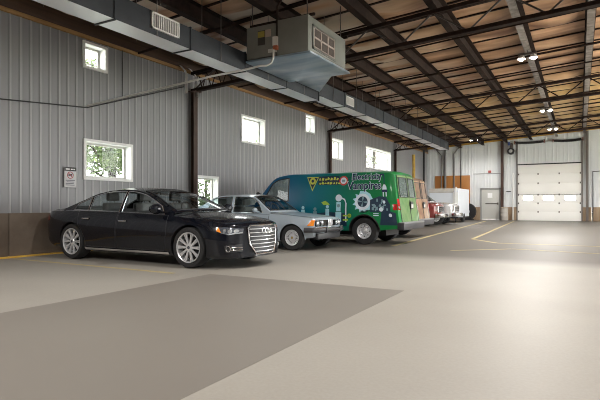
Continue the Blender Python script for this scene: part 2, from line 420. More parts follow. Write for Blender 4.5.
for k, (yt, lab) in enumerate(((11.7,'nearest open web steel truss, crossing just behind the hanging heater unit'),
                               (21.2,'middle open web steel truss, seated on the second column from the front'),
                               (30.7,'farthest open web steel truss, seated on the last column before the back wall'))):
    t = thing('roof_truss', lab, 'truss', (XW, yt, 0), group='roof trusses')
    bm = NB()
    for s in (-.05, .05): bar(bm, (.1, s, zb_(XW)), (XR-XW, s, zb_(XR)), .075, .075)
    bar(bm, (.1, 0, zb_(XW)-.045), (XR-XW, 0, zb_(XR)-.045), .17, .012)
    obj('bottom_chord', bm, M_dark, t, 0)
    bm = NB()
    for s in (-.05, .05): bar(bm, (.1, s, zt_(XW)), (XR-XW, s, zt_(XR)), .08, .09)
    obj('top_chord', bm, M_dark, t, 0)
    nodes = [(XW+.15, 0)]; 
    for b in BEAMS: nodes += [(b, 1), (b+.8, 0)]
    for (xa, ta), (xb, tb) in zip(nodes, nodes[1:]):
        if xb > XR: break
        bm = NB(); tube(bm, [(xa-XW, 0, (zt_ if ta else zb_)(xa)), (xb-XW, 0, (zt_ if tb else zb_)(xb))], .022, 6); obj('web_bar', bm, M_dark if k else mat('web_steel', (.10,.085,.08), .45, .5), t, 20)
    # heel at the column: extra close webs
    for xa, xb in ((.15,.45),(.45,.8),(.8,1.2),(1.2,1.6)):
        bm = NB(); tube(bm, [(xa, .03, zb_(XW)+.03), ((xa+xb)/2, .03, zt_(XW)), (xb, .03, zb_(XW)+.03)], .018, 6); obj('heel_web', bm, M_dark, t, 20)
for yt, lab in ((11.7,'dark brown steel column on the left wall behind the black sedan'),
                (21.2,'dark brown steel column on the left wall behind the green van'),
                (30.7,'dark brown steel column at the far end of the left wall')):
    t = thing('steel_column', lab, 'column', (XW+.17, yt, 0), group='left wall columns')
    bm = NB()
    box(bm, -.07, .05, -.008, .008, .02, 4.52); box(bm, -.07, -.058, -.09, .09, .02, 4.52); box(bm, .038, .05, -.09, .09, .02, 4.52)
    obj('shaft', bm, M_rust, t, 0)
    bm = NB(); box(bm, -.07, .12, -.13, .13, 0, .02); obj('base_plate', bm, M_rust, t, 0)
    bm = NB(); box(bm, -.11, .15, -.15, .15, 4.52, 4.55); obj('cap_plate', bm, M_rust, t, 0)
for k, y in enumerate((9.6,14.1,17.2,19.4,24.5,27.4,33.2,35.8)):
    z = roof_z(0) - .42 - (.025 if k % 2 else .035)
    bm = NB(); tube(bm, [(XW+.01, y, z+.067*XW), (XR, y, z+.067*XR)], .025 if k % 2 else .035, 8)
    tag(obj('sprinkler_pipe', bm, M_dark), '%s thin dark pipe running crosswise under the roof, counted from the front' % ORD[k], 'pipe', 'crosswise roof pipes')

# ================================================================== DUCTWORK
M_duct_lit = mat('duct_bottom_lit', (.84,.88,.93), .36, .35, noise=(.9,.7,(.93,.94,.95),(1,.4,1)))  # light bounced up from the floor is put into the duct bottom colour
def duct(label, y0, y1, zb, zt, xa=-7.15, xb=-6.65, seam=1.5, nam='supply_duct'):
    t = thing(nam, label, 'duct', ((xa+xb)/2, y0, zb))
    w = (xb-xa)/2; n = max(1, int((y1-y0)/seam)); L = (y1-y0)
    bm = NB(); H = zt-zb
    for k in range(n):
        a, b = L*k/n, L*(k+1)/n; c = (a+b)/2
        # cross-broken sheet panels on the sides
        for s in (-1, 1):
            q = [bm.verts.new(p) for p in ((s*w,a,0),(s*w,b,0),(s*w,b,H),(s*w,a,H))]; m_ = bm.verts.new((s*(w+.012), c, H/2))
            for i in range(4): bm.faces.new((q[i], q[(i+1) % 4], m_))
        q = [bm.verts.new(p) for p in ((-w,a,H),(w,a,H),(w,b,H),(-w,b,H))]; bm.faces.new(q)
    for yy in (0, L):
        bm.faces.new([bm.verts.new(p) for p in ((-w,yy,0),(w,yy,0),(w,yy,H),(-w,yy,H))])
    bmesh.ops.remove_doubles(bm, verts=bm.verts[:], dist=1e-4); fix(bm)
    obj('side_panels', bm, M_galv_shaded, t, 0)
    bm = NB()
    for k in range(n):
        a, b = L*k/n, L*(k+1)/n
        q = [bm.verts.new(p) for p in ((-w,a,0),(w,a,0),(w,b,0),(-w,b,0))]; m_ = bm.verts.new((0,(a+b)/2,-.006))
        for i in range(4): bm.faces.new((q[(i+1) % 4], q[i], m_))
    obj('bottom_panel', fix(bm), M_duct_lit, t, 0)
    for k in range(n+1):
        a = L*k/n; bm = NB()
        for q in ((-w-.02,w+.02,-.02,0),(-w-.02,w+.02,H,H+.02),(-w-.02,-w,0,H),(w,w+.02,0,H)): box(bm, q[0], q[1], a-.015, a+.015, q[2], q[3])
        obj('seam_flange', bm, M_galv_shaded, t, 0)
    for k in range(n):
        a = L*(k+.5)/n
        zz = roof_z((xa+xb)/2) - zb - .05
        for s in (-1, 1):
            bm = NB(); tube(bm, [(s*(w+.03), a, -.02), (s*(w+.03), a, zz)], .008, 6); obj('hanger_rod', bm, M_steel, t, 20)
    return t
dn = duct('long galvanised supply duct above the black sedan, grille on its side', 2.0, 13.0, 4.15, 4.57, -7.12, -6.66, 1.83)
def register(parent, yc, w, h, zc, x, slats, horiz=False):
    bm = NB(); f = .03
    for q in ((-w/2,w/2,-h/2,-h/2+f),(-w/2,w/2,h/2-f,h/2),(-w/2,-w/2+f,-h/2,h/2),(w/2-f,w/2,-h/2,h/2)): box(bm, x, x+.03, yc+q[0], yc+q[1], zc+q[2], zc+q[3])
    o = obj('register', bm, mat('register_white', (.70,.68,.66), .5), parent, 0)
    bm = NB()
    for k in range(slats):
        y = yc - w/2+f + (w-2*f)*(k+.5)/slats; box(bm, x+.004, x+.024, y-.008, y+.008, zc-h/2+f, zc+h/2-f)
    obj('slats', bm, mat('register_white', (.7,.7,.7), .5), o, 0)
    bm = NB(); box(bm, x+.0, x+.004, yc-w/2+f, yc+w/2-f, zc-h/2+f, zc+h/2-f); obj('register_back', bm, M_trim, o, 0)
register(dn, 4.8, .70, .30, .25, .242, 14)
df = duct('far galvanised supply duct beyond the hanging heater unit, running to the back', 13.03, 29.5, 4.30, 4.74, -7.12, -6.66, seam=1.65)
register(df, 2.2, .62, .28, .22, .242, 12)
# transition fitting between the unit and the far duct
t = thing('duct_transition', 'faceted galvanised transition fitting linking the heater unit to the far duct', 'duct', (-6.9, 11.24, 4.28))
bm = NB()
A = [(.30,.9,.10),(.30,1.7,.10),(.30,1.7,.40),(.30,.9,.40)]; B = [(.34,-.028,.10),(1.6,-.028,.10),(1.6,-.028,.66),(.34,-.028,.66)]
va = [bm.verts.new(p) for p in A]; vb = [bm.verts.new(p) for p in B]
for i in range(4): bm.faces.new((vb[i], vb[(i+1) % 4], va[(i+1) % 4], va[i]))
bm.faces.new(va); bm.faces.new(vb[::-1]); bmesh.ops.triangulate(bm, faces=bm.faces[:]); fix(bm)
obj('fitting', bm, M_galv, t, 0)
bm = NB()
for P in (A, B):
    for p, q in zip(P, P[1:]+P[:1]): bar(bm, p, q, .02, .02)
obj('seam_flange', bm, M_galv_shaded, t, 0)
for x, y in ((.45,.35),(1.2,.2)):
    bm = NB(); tube(bm, [(x,y,.5),(x,y,roof_z(-6.9+x)-4.28-.03)], .010, 6); obj('hanger_rod', bm, M_steel, t, 20)
# ---- hanging heater / air handler
t = thing('air_handler', 'grey hanging heater unit with a square intake grille, slung under the roof', 'heater', (-5.8, 10.24, 4.35))
bm = NB(); box(bm, -.78, -.02, -.96, .9, .03, .74, bev=.012); box(bm, .04, .8, -.96, .96, .0, .78, bev=.012); box(bm, -.02, .04, -.9, .9, .03, .74)
obj('casing', bm, M_unit, t)
bm = NB(); box(bm, -.47, -.28, -.975, -.955, .30, .62, bev=.004); obj('control_panel', bm, mat('panel_dark', (.05,.045,.04), .4), t)
bm = NB(); box(bm, -.46, -.29, -.985, -.973, .47, .60); obj('amber_label', bm, mat('label_yellow', (.42,.33,.07), .5), t, 0)
bm = NB(); box(bm, -.27, -.13, -.972, -.958, .46, .62); obj('rating_plate', bm, mat('plate_pink', (.48,.38,.32), .5), t, 0)
bm = NB(); box(bm, -.2, -.08, -.97, -.958, .10, .18); box(bm, -.06, .02, -.97, -.958, .10, .18); obj('label_stickers', bm, mat('sticker', (.62,.62,.58), .5), t, 0)
bm = NB(); box(bm, -.05, .06, -1.03, -.955, .22, .42, bev=.008); obj('gas_valve', bm, mat('valve_white', (.72,.70,.66), .5), t)
bm = NB(); box(bm, -.03, .07, -1.04, -.96, .13, .22, bev=.008); obj('junction_box', bm, mat('box_red', (.55,.16,.08), .5), t)
# intake grille on the +x face
bm = NB(); X = .80
for q in ((-.78,-.72,.10,.62),(.30,.36,.10,.62),(-.78,.36,.10,.15),(-.78,.36,.58,.62)): box(bm, X, X+.02, q[0], q[1], q[2], q[3])
ig = obj('intake_grille', bm, M_unit, t, 0)
bm = NB(); box(bm, X-.002, X+.006, -.72, .30, .15, .58); obj('filter', bm, mat('filter_brown', (.055,.04,.035), .8, noise=(30,.5,(.09,.07,.06))), ig, 0)
bm = NB()
for yy in (-.72,-.38,-.04,.30): box(bm, X+.004, X+.02, yy-.02, yy+.02, .15, .58)
for zz in (.15,.365,.58): box(bm, X+.004, X+.02, -.74, .32, zz-.02, zz+.02)
obj('grille_bars', bm, mat('bars_pale', (.50,.42,.38), .5), ig, 0)
# galvanised drip pan
bm = NB()
q0 = [bm.verts.new(p) for p in ((-.79,-.98,.0),(.85,-.98,.0),(.9,.955,.0),(-.79,.955,.0))]
q1 = [bm.verts.new(p) for p in ((-.79,-.98,-.04),(.85,-.98,-.04),(.93,.96,-.06),(-.79,.96,-.06))]
mid = bm.verts.new((.05,.1,-.085))
for i in range(4):
    bm.faces.new((q0[i], q0[(i+1) % 4], q1[(i+1) % 4], q1[i])); bm.faces.new((q1[i], q1[(i+1) % 4], mid))
bm.faces.new(q0[::-1]); fix(bm); obj('drip_pan', bm, M_galv, t, 0)
for x, y in ((-.7,-.85),(.72,-.85),(.72,.85),(-.7,.85)):
    bm = NB(); tube(bm, [(x,y,.74),(x,y,roof_z(-5.8+x)-4.35)], .012, 6); obj('hanger_rod', bm, M_steel, t, 20)
for y in (-.85,.85):
    bm = NB(); bar(bm, (-.75,y,.80), (.9,y,.80), .05, .05); obj('support_angle', bm, M_dark, t, 0)
bm = NB(); tube(bm, [(.0,-.9,.42),(.0,-.9,1.1),(.1,-.7,1.5)], .025, 8); obj('gas_pipe', bm, M_dark, t)
# white condensate pipe to the wall then along it
bm = NB(); tube(bm, [(-5.8,9.19,4.47),(-5.8,9.17,4.3),(-5.83,9.15,4.18),(-5.93,9.1,4.12),(-6.05,9.08,4.13),(-6.5,8.97,4.06),(-7.15,8.79,3.98),(-10.3,7.95,3.47)], .022, 8)
tag(obj('drain_pipe', bm, mat('pvc', (.74,.73,.70), .4)), 'white plastic pipe sloping from the heater unit down to the left wall', 'pipe')
bm = NB(); tube(bm, [(XW+.07,-2,2.9),(XW+.07,5.95,3.27),(XW+.07,7.98,3.44),(XW+.10,11.3,4.62)], .014, 8)
tag(obj('wall_conduit', bm, M_trim), 'dark conduit running along the left wall and rising to the first column', 'pipe')
bm = NB(); tube(bm, [(XW+.06,9.05,5.1),(XW+.06,9.05,3.9)], .010, 6)
tag(obj('hanging_cable', bm, M_trim), 'thin black cable hanging down the left wall right of the small upper window', 'cable')
# pale straps by the first column head
for dy, lab in ((-.30,'pale metal strap hanging at the first column head, left one of two'),(.10,'pale metal strap hanging at the first column head, right one of two')):
    bm = NB()
    for k in range(10):
        a0, a1 = k/10, (k+1)/10
        f = lambda a: (XW+.02+.22*min(1,a*4), 11.55+dy+(.10*a if dy > 0 else 0), 5.25-.85*a)
        bar(bm, f(a0), f(a1), .10, .012)
    tag(obj('metal_strap', bm, M_white), lab, 'strap', 'column head straps')

# ================================================================== LAMPS
M_bulb = mat('bulb', (1,1,1), .3, emis=((1,.93,.82), 18))
LAMPS = [(-1.4,16.7,800,'nearest ceiling lamp in the bright row near the hall centre'),(-1.4,26.4,800,'middle ceiling lamp in the bright row near the hall centre'),
         (-1.4,33.0,380,'farthest ceiling lamp in the bright row, above the garage door'),(-6.4,36.0,170,'lone ceiling lamp by the back wall above the trailer'),
         (-1.4,7.0,560,'added unseen lamp continuing the bright row overhead, nearest the camera'),(5.0,2.0,520,'added unseen fill lamp overhead to the right of the camera'),(-5.6,-1.2,800,'added unseen fill lamp behind the camera')]  # last three lamps are out of view, added to light the foreground
for x, y, en, lab in LAMPS:
    zl = 5.58
    if lab:
        t = thing('twin_lamp', lab, 'lamp', (x, y, zl), group='ceiling lamps')
        bm = NB(); box(bm, -.26, .26, -.05, .05, .10, .16, bev=.008); tube(bm, [(0,0,.16),(0,0,roof_z(x)-zl-.3)], .014, 8); obj('bracket', bm, M_steel, t)
        for s in (-.17, .17):
            bm = NB(); lathe(bm, [(.03,.11),(.09,.06),(.12,-.01),(.115,-.01),(.085,.05),(.0,.09)], 20, Matrix.Translation((s,0,0))); sh = obj('lamp_shade', bm, M_white, t)
            bm = NB(); ellipsoid(bm, (s,0,-.005), (.075,.075,.06), 14, 8); obj('bulb', bm, M_bulb, sh)
    ld = bpy.data.lights.new('lamp_light', 'SPOT'); ld.energy = en; ld.color = (1,.965,.92); ld.shadow_soft_size = .25; ld.spot_size = R(165); ld.spot_blend = .6
    lo = bpy.data.objects.new('lamp_light', ld); lo.location = (x, y, zl-.15); C.objects.link(lo)

# ================================================================== VEHICLES
def pchip(knots):
    x = np.array([k[0] for k in knots], float); y = np.array([k[1] for k in knots], float)
    h = np.diff(x); d = np.diff(y)/h; m = np.zeros(len(x))
    for i in range(1, len(x)-1):
        if d[i-1]*d[i] > 0:
            w1, w2 = 2*h[i]+h[i-1], h[i]+2*h[i-1]; m[i] = (w1+w2)/(w1/d[i-1]+w2/d[i])
    m[0], m[-1] = d[0], d[-1]
    def f(t):
        t = min(max(t, x[0]), x[-1]); i = min(int(np.searchsorted(x, t, side='right'))-1, len(x)-2)
        u = (t-x[i])/h[i]
        return float(y[i]*(1+2*u)*(1-u)**2 + m[i]*h[i]*u*(1-u)**2 + y[i+1]*u*u*(3-2*u) + m[i+1]*h[i]*u*u*(u-1))
    return f
def sstep(a, b, t):
    u = min(max((t-a)/(b-a), 0), 1); return u*u*(3-2*u)

class Shape:
    """car skin as functions of s (distance back from the nose); local x forward, y left, z up, origin mid length on the ground"""
    def __init__(S, p):
        S.__dict__.update(p)
        for k in ('zbot','zsh','zc','W','f','zr'): setattr(S, k, pchip(p[k]))
        S.s0d, S.s1d = p['zr'][0][0], p['zr'][-1][0]
    def warp(S, s, y, z):
        x = S.L/2 - s; w = max(S.W(s), .1); r = min(abs(y)/w, 1)
        x -= S.bow*r*r*(1-sstep(0, .7, s)) ; x += S.rbow*r*r*sstep(S.L-.6, S.L, s)
        x += S.lean*(z-.5)*(1-sstep(0, .5, s)) + S.rlean*(z-S.zref)*sstep(S.L-.9, S.L, s)
        return Vector((x, y, z))
    def yb(S, s, z):
        a, b = S.zbot(s), S.zsh(s); return S.W(s)*S.f(min(max((z-a)/(b-a), 0), 1))
    def side(S, s, z, sd=1): return S.warp(s, sd*S.yb(s, z), z)
    def ztop(S, s, r): return S.zsh(s) + (S.zc(s)-S.zsh(s))*(1-abs(r)**2.4)
    def top(S, s, r): return S.warp(s, r*S.yb(s, 9), S.ztop(s, r))
    def front(S, y, z): return S.warp(0, y, z)
    def rear(S, y, z): return S.warp(S.L, y, z)
    # greenhouse
    def zb(S, s): return S.zsh(s) - .015
    def ze(S, s): return S.zr(s) - S.crown*min(1, max(0, (S.zr(s)-S.zb(s))/.3))
    def yd(S, s, z):
        h = z-S.zb(s); return S.yb(s, 9)*S.inset - S.k*h - S.bulge*h*h
    def dwarp(S, s, y, z):
        v = S.warp(s, y, z); r = min(abs(y)/max(S.yd(s, S.zb(s)), .1), 1)
        v.x += S.dbow*(1-r*r)*(1-sstep(S.s0d+.5, S.s0d+1.5, s)) - S.drb*(1-r*r)*sstep(S.s1d-1.4, S.s1d-.4, s)
        return v
    def dside(S, s, z, sd=1): return S.dwarp(s, sd*S.yd(s, z), z)
    def roof(S, s, r):
        ze, zr = S.ze(s), S.zr(s); return S.dwarp(s, r*S.yd(s, ze), ze + (zr-ze)*(1-abs(r)**2.2))

def normal_of(fn, a, b, e=.006):
    d1 = fn(a+e, b)-fn(a-e, b); d2 = fn(a, b+e)-fn(a, b-e); n = d1.cross(d2)
    return n.normalized() if n.length > 1e-12 else Vector((0,0,1))
def patch(bm, fn, poly, off, out, step=(.08,.08), mi=0):
    """flat 2D polygon(s) laid on the surface fn(a,b), lifted by off along the outward normal (out = rough outward direction)"""
    t = NB()
    t.faces.new([t.verts.new((p[0], p[1], 0)) for p in poly])
    return drape(bm, t, fn, off, out, step, mi)
def drape(bm, t, fn, off, out, step=(.08,.08), mi=0):
    bmesh.ops.triangulate(t, faces=t.faces[:])
    for ax in (0, 1):
        if not step[ax]: continue
        vs = [v.co[ax] for v in t.verts]; lo, hi = min(vs), max(vs); n = int((hi-lo)/step[ax])
        for i in range(1, n+1):
            c = [0,0,0]; c[ax] = lo + (hi-lo)*i/(n+1); nn = [0,0,0]; nn[ax] = 1
            bmesh.ops.bisect_plane(t, geom=t.verts[:]+t.edges[:]+t.faces[:], plane_co=c, plane_no=nn, dist=1e-5)
    mp = {}
    out = Vector(out)
    for v in t.verts:
        p = fn(v.co.x, v.co.y); n = normal_of(fn, v.co.x, v.co.y)
        if n.dot(out) < 0: n = -n
        mp[v.index if False else v] = bm.verts.new(p + n*off)
    for f in t.faces:
        q = [mp[v] for v in f.verts]
        try: g = bm.faces.new(q)
        except ValueError: continue
        g.normal_update()
        if g.normal.dot(out) < 0: g.normal_flip()
        g.material_index = mi
    t.free(); return bm
def outline(fn, poly, off, out, step=.08):
    P = []
    for (a, b), (c, d) in zip(poly, poly[1:]+poly[:1]):
        n = max(1, int(math.hypot(c-a, d-b)/step))
        for i in range(n): P.append((a+(c-a)*i/n, b+(d-b)*i/n))
    r = []
    for a, b in P:
        p = fn(a, b); n = normal_of(fn, a, b)
        if n.dot(Vector(out)) < 0: n = -n
        r.append(p + n*off)
    return r
def inside(poly, a, b):
    c = False; n = len(poly)
    for i in range(n):
        (x1, y1), (x2, y2) = poly[i], poly[i-1]
        if (y1 > b) != (y2 > b) and a < (x2-x1)*(b-y1)/(y2-y1)+x1: c = not c
    return c

def car_body(S, name, paint, root, holes, ws, rw, wheels, wr, ns=90, paint2=None):
    """holes: side window polygons; ws, rw: windscreen / rear window (s0, s1, half frac); wheels: s of axles; wr arch radius"""
    bm = NB(); NS = 9; NT = 9
    ss = sorted(set([S.L*(i/ns) for i in range(ns+1)] + [.02,.05,.09,S.L-.02,S.L-.05]))
    rings = []
    for s in ss:
        a, b = S.zbot(s), S.zsh(s); half = [(0, a), (.5*S.yb(s, a), a)]
        half += [(S.yb(s, a+(b-a)*q), a+(b-a)*q) for q in np.linspace(0, 1, NS*2)]
        half += [(S.yb(s, 9)*r, S.ztop(s, r)) for r in (.96,.9,.8,.68,.54,.38,.2,0)]
        full = half + [(-y, z) for y, z in half[-2:0:-1]]
        rings.append([bm.verts.new(S.warp(s, y, z)) for y, z in full])
    m = len(rings[0])
    for A, B in zip(rings, rings[1:]):
        for i in range(m): bm.faces.new((A[i], A[(i+1) % m], B[(i+1) % m], B[i]))
    for ring in (rings[0][::-1], rings[-1]):     # end caps, zipped left to right so that they follow the bow
        n = m//2
        L_ = [ring[i] for i in range(0, n+1)]; R_ = [ring[-i % m] for i in range(0, n+1)]
        prev = None
        for i in range(n+1):
            l, r = L_[i], R_[i]
            if l is r: row = [l]
            else:
                row = [l]
                for k in range(1, 6):
                    u = k/6; y = l.co.y+(r.co.y-l.co.y)*u; z = l.co.z
                    row.append(bm.verts.new((S.front(y, z) if ring is not rings[-1] else S.rear(y, z))))
                row.append(r)
            if prev is not None:
                if len(prev) == len(row):
                    for k in range(len(row)-1):
                        bm.faces.new((prev[k], prev[k+1], row[k+1], row[k]))
                else:
                    a, b = (prev, row) if len(prev) == 1 else (row, prev)
                    for k in range(len(b)-1): bm.faces.new((a[0], b[k], b[k+1]))
            prev = row
    bmesh.ops.remove_doubles(bm, verts=bm.verts[:], dist=5e-4); fix(bm)
    tmp = bpy.data.objects.new('t', bpy.data.meshes.new('t')); bm.to_mesh(tmp.data); bm.free(); C.objects.link(tmp)
    # wheel arches
    cut = NB(); zc_ = S.zw
    for s in wheels:
        x = S.L/2 - s
        for sd in (-1, 1):
            M = Matrix.Translation((x, sd*(S.yin+.5), zc_)) @ Matrix.Rotation(R(90), 4, 'X')
            lathe(cut, [(0,-.5),(wr,-.5),(wr,.5),(0,.5)], 40, M)
    fix(cut); cm = bpy.data.meshes.new('c'); cut.to_mesh(cm); cut.free(); co = bpy.data.objects.new('c', cm); C.objects.link(co)
    md = tmp.modifiers.new('b', 'BOOLEAN'); md.operation = 'DIFFERENCE'; md.object = co; md.solver = 'EXACT'
    dg = bpy.context.evaluated_depsgraph_get(); me = bpy.data.meshes.new_from_object(tmp.evaluated_get(dg))
    bpy.data.objects.remove(tmp); bpy.data.objects.remove(co)
    bm = NB(); bm.from_mesh(me)
    for f in bm.faces:
        f.material_index = 0
        c = f.calc_center_median()
        for s in wheels:
            d = math.hypot(c.x-(S.L/2-s), c.z-zc_)
            if d < wr+.004 and abs(c.y) < S.W(s)*1.02 and (abs(abs(c.y)-S.yin) < .004 or all(abs(math.hypot(v.co.x-(S.L/2-s), v.co.z-zc_)-wr) < .01 for v in f.verts)): f.material_index = 1
        if abs(f.normal.z) > .9 and c.z < S.zbot(S.L/2)+.05: f.material_index = 1
    # greenhouse shell
    nd = 80; sd_ = [S.s0d + (S.s1d-S.s0d)*i/nd for i in range(nd+1)]; rows = []
    fr = list(np.linspace(1, -1, 25))
    for s in sd_:
        b, e = S.zb(s), S.ze(s); row = []
        for q in np.linspace(0, 1, 19)[:-1]: row.append((S.dside(s, b+(e-b)*q, 1), ('s', s, b+(e-b)*q, 1)))
        for r in fr: row.append((S.roof(s, r), ('r', s, r, 0)))
        for q in np.linspace(1, 0, 19)[1:]: row.append((S.dside(s, b+(e-b)*q, -1), ('s', s, b+(e-b)*q, -1)))
        rows.append([(bm.verts.new(p), t) for p, t in row])
    for A, B in zip(rows, rows[1:]):
        for i in range(len(A)-1):
            T = [A[i][1], A[i+1][1], B[i][1], B[i+1][1]]
            ms = sum(t[1] for t in T)/4; mv = sum(t[2] for t in T)/4
            if T[0][0] == 's' and T[1][0] == 's' or (T[0][0] != T[1][0]):
                zz = sum(x[0].co.z for x in (A[i], A[i+1], B[i], B[i+1]))/4
                if any(inside(h, ms, zz) for h in holes): continue
            elif any(w and w[0] < ms < w[1] and abs(mv) < w[2] for w in (ws, rw)): continue
            bm.faces.new((A[i][0], A[i+1][0], B[i+1][0], B[i][0]))
    if S.s1d > S.L-.1:    # closed upper rear wall of a van
        last = [v for v, _ in rows[-1]]; n = len(last)
        for i in range((n-1)//2):
            a, b, c, d = last[i], last[i+1], last[n-2-i], last[n-1-i]
            if len({a, b, c, d}) == 4: bm.faces.new((a, b, c, d))
            else: bm.faces.new((a, b, d))
    bm.normal_update()
    return obj('body', bm, [paint, M_trim], root, 40)

def win_poly(S, s0, s1, lo=.015, hi=.035, n=14, cut0=0, cut1=0):
    """window outline between belt and roof rail, cut0/cut1 slant the upright ends"""
    up, dn = [], []
    for i in range(n+1):
        u = i/n; sb = s0+(s1-s0)*u; st = s0+cut0+(s1+cut1-s0-cut0)*u
        dn.append((sb, S.zsh(sb)+lo)); up.append((st, max(S.ze(st)-hi, S.zsh(st)+lo+.004)))
    return dn + up[::-1]

def make_wheel(r, w, rim_r, kind):
    """wheel centred on the origin, outer face towards -y"""
    T = Matrix.Rotation(R(90), 4, 'X')       # lathe z -> -y
    bm = NB(); h = w/2
    lathe(bm, [(rim_r-.01,-h*.8),(rim_r+.005,-h),(r-.02,-h*.95),(r,-h*.6),(r,h*.6),(r-.02,h*.95),(rim_r+.02,h),(rim_r,h*.92),(rim_r-.01,h*.6)], 48, T)
    tyre = ('wheel', bm, M_tyre)
    bm = NB()
    lathe(bm, [(rim_r+.004,h*.86),(rim_r-.006,h*.98),(rim_r-.022,h*.9),(rim_r-.03,h*.45),(rim_r-.035,-h*.8)], 48, T)
    def spoke(a, w0, w1, r0, r1, z0, z1, th=.02):
        ca, sa = math.cos(a), math.sin(a)
        def P(rr, t, z): return T @ Vector((ca*rr - sa*t, sa*rr + ca*t, z))
        v = [bm.verts.new(P(rr, t, z)) for rr, ww, zz in ((r0,w0,z0),(r1,w1,z1)) for t, z in ((-ww/2,zz-th),(ww/2,zz-th),(ww/2*.8,zz),(-ww/2*.8,zz))]
        for k in range(4): bm.faces.new((v[k], v[(k+1) % 4], v[4+(k+1) % 4], v[4+k]))
    if kind == 'sport':
        for k in range(10):
            for d in (-.085, .085): spoke(2*math.pi*k/10 + d*.9, .020, .026, .05, rim_r-.028, h*.78, h*.86)
        lathe(bm, [(0,h*.86),(.055,h*.84),(.075,h*.7),(.075,h*.3)], 24, T)
    elif kind == 'mesh':
        for k in range(20): spoke(2*math.pi*k/20, .018, .024, .07, rim_r-.015, h*.72, h*.84)
        lathe(bm, [(0,h*.78),(.07,h*.78),(.085,h*.7),(.085,h*.3)], 24, T); lathe(bm, [(rim_r*.72,h*.80),(rim_r*.76,h*.84),(rim_r*.80,h*.80)], 40, T)
    else:
        lathe(bm, [(0,h*.75),(.05,h*.8),(.075,h*.6),(.10,h*.45),(.125,h*.62),(rim_r-.05,h*.5),(rim_r-.02,h*.72)], 40, T)
    fix(bm); rim = ('rim', bm, M_silver)
    bm = NB()
    if kind == 'steel':
        for k in range(8):
            a = 2*math.pi*k/8; c = T @ Vector((.142*math.cos(a), .142*math.sin(a), h*.60)); ellipsoid(bm, c, (.017,.012,.017), 10, 6)
        for k in range(8):
            a = 2*math.pi*(k+.5)/8; c = T @ Vector((.09*math.cos(a), .09*math.sin(a), h*.53)); ellipsoid(bm, c, (.008,.012,.008), 8, 5)
    else:
        lathe(bm, [(0,h*.2),(rim_r*.8,h*.2),(rim_r*.82,h*.1)], 32, T)
    disc = ('brake_disc' if kind != 'steel' else 'rim_hole', fix(bm), M_trim if kind == 'steel' else mat('disc', (.012,.012,.013), .6))
    bm = NB(); lathe(bm, [(0,h*.92),(.022,h*.92),(.03,h*.85),(.03,h*.6)], 16, T)
    hub = ('hub_cap', fix(bm), mat('hub_gold', (.45,.33,.12), .4, .5) if kind == 'mesh' else M_silver if kind == 'steel' else M_lensd)
    return tyre, rim, disc, hub
def add_wheels(root, S, axles, r, w, rim_r, kind, yout):
    ty, rim, disc, hub = make_wheel(r, w, rim_r, kind)
    first = obj(ty[0], ty[1], ty[2], root)
    for q in (rim, disc, hub): obj(q[0], q[1], q[2], first)
    k = 0
    for s in axles:
        for sd in (-1, 1):
            o = first if k == 0 else copy_tree(first, root); k += 1
            o.location = (S.L/2-s, sd*(yout-w/2), r); o.rotation_euler = (0, 0, 0 if sd < 0 else math.pi)
def seat(root, x, y, z, h, w=.5, mt=None):
    bm = NB(); box(bm, x-.09, x+.09, y-w/2, y+w/2, z-.5, z+h, bev=.05); box(bm, x-.1, x+.45, y-w/2, y+w/2, z-.52, z-.38, bev=.04)
    o = obj('seat', bm, mt or M_seat, root, 60)
    bm = NB(); box(bm, x-.10, x+.0, y-.14, y+.14, z+h+.03, z+h+.21, bev=.04); tube(bm, [(x-.05,y-.05,z+h-.02),(x-.05,y-.05,z+h+.05)], .008, 6); tube(bm, [(x-.05,y+.05,z+h-.02),(x-.05,y+.05,z+h+.05)], .008, 6)
    obj('headrest', bm, mt or M_seat, o, 60)
def glass_set(root, S, polys, ws, rw, gm, trim, rt=.011, names=None):
    for sd in (-1, 1):
        out = (0, sd, .3); fn = lambda a, b: S.dside(a, b, sd)
        for p in polys:
            bm = NB(); patch(bm, fn, p, .002, out, (.1,.1)); o = obj('side_window', bm, gm, root)
            bm = NB(); tube(bm, outline(fn, p, .004, out, .06), rt, 6, closed=True); obj('window_trim', bm, trim, o)
    for nm, w, out in (('windscreen', ws, (1,0,1)), ('rear_window', rw, (-1,0,1))):
        if not w: continue
        p = [(w[0], -w[2]), (w[1], -w[2]), (w[1], w[2]), (w[0], w[2])]
        bm = NB(); patch(bm, S.roof, p, .003, out, (.1,.12)); o = obj(nm, bm, gm, root)
        bm = NB(); tube(bm, outline(S.roof, p, .003, out, .1), .013, 6, closed=True); obj('window_seal', bm, M_trim, o)
def door(root, S, poly, sd, paint, handle=None, hm=None, seam=.006, fn=None):
    fn = fn or (lambda a, b: S.side(a, b, sd)); out = (0, sd, 0)
    bm = NB(); patch(bm, fn, poly, .003, out, (.12,.05)); 
    o = obj('door', bm, paint, root)
    bm = NB(); tube(bm, outline(fn, poly, .0, out, .06), seam, 5, closed=True); obj('door_gap', bm, M_trim, o)
    if handle:
        a, z = handle; q = [fn(a+d, z)+Vector((0, sd*e, 0)) for d, e in ((-.10,.012),(-.07,.03),(.07,.03),(.10,.012))]
        bm = NB(); tube(bm, q, .014, 8); obj('door_handle', bm, hm or M_chrome, o)
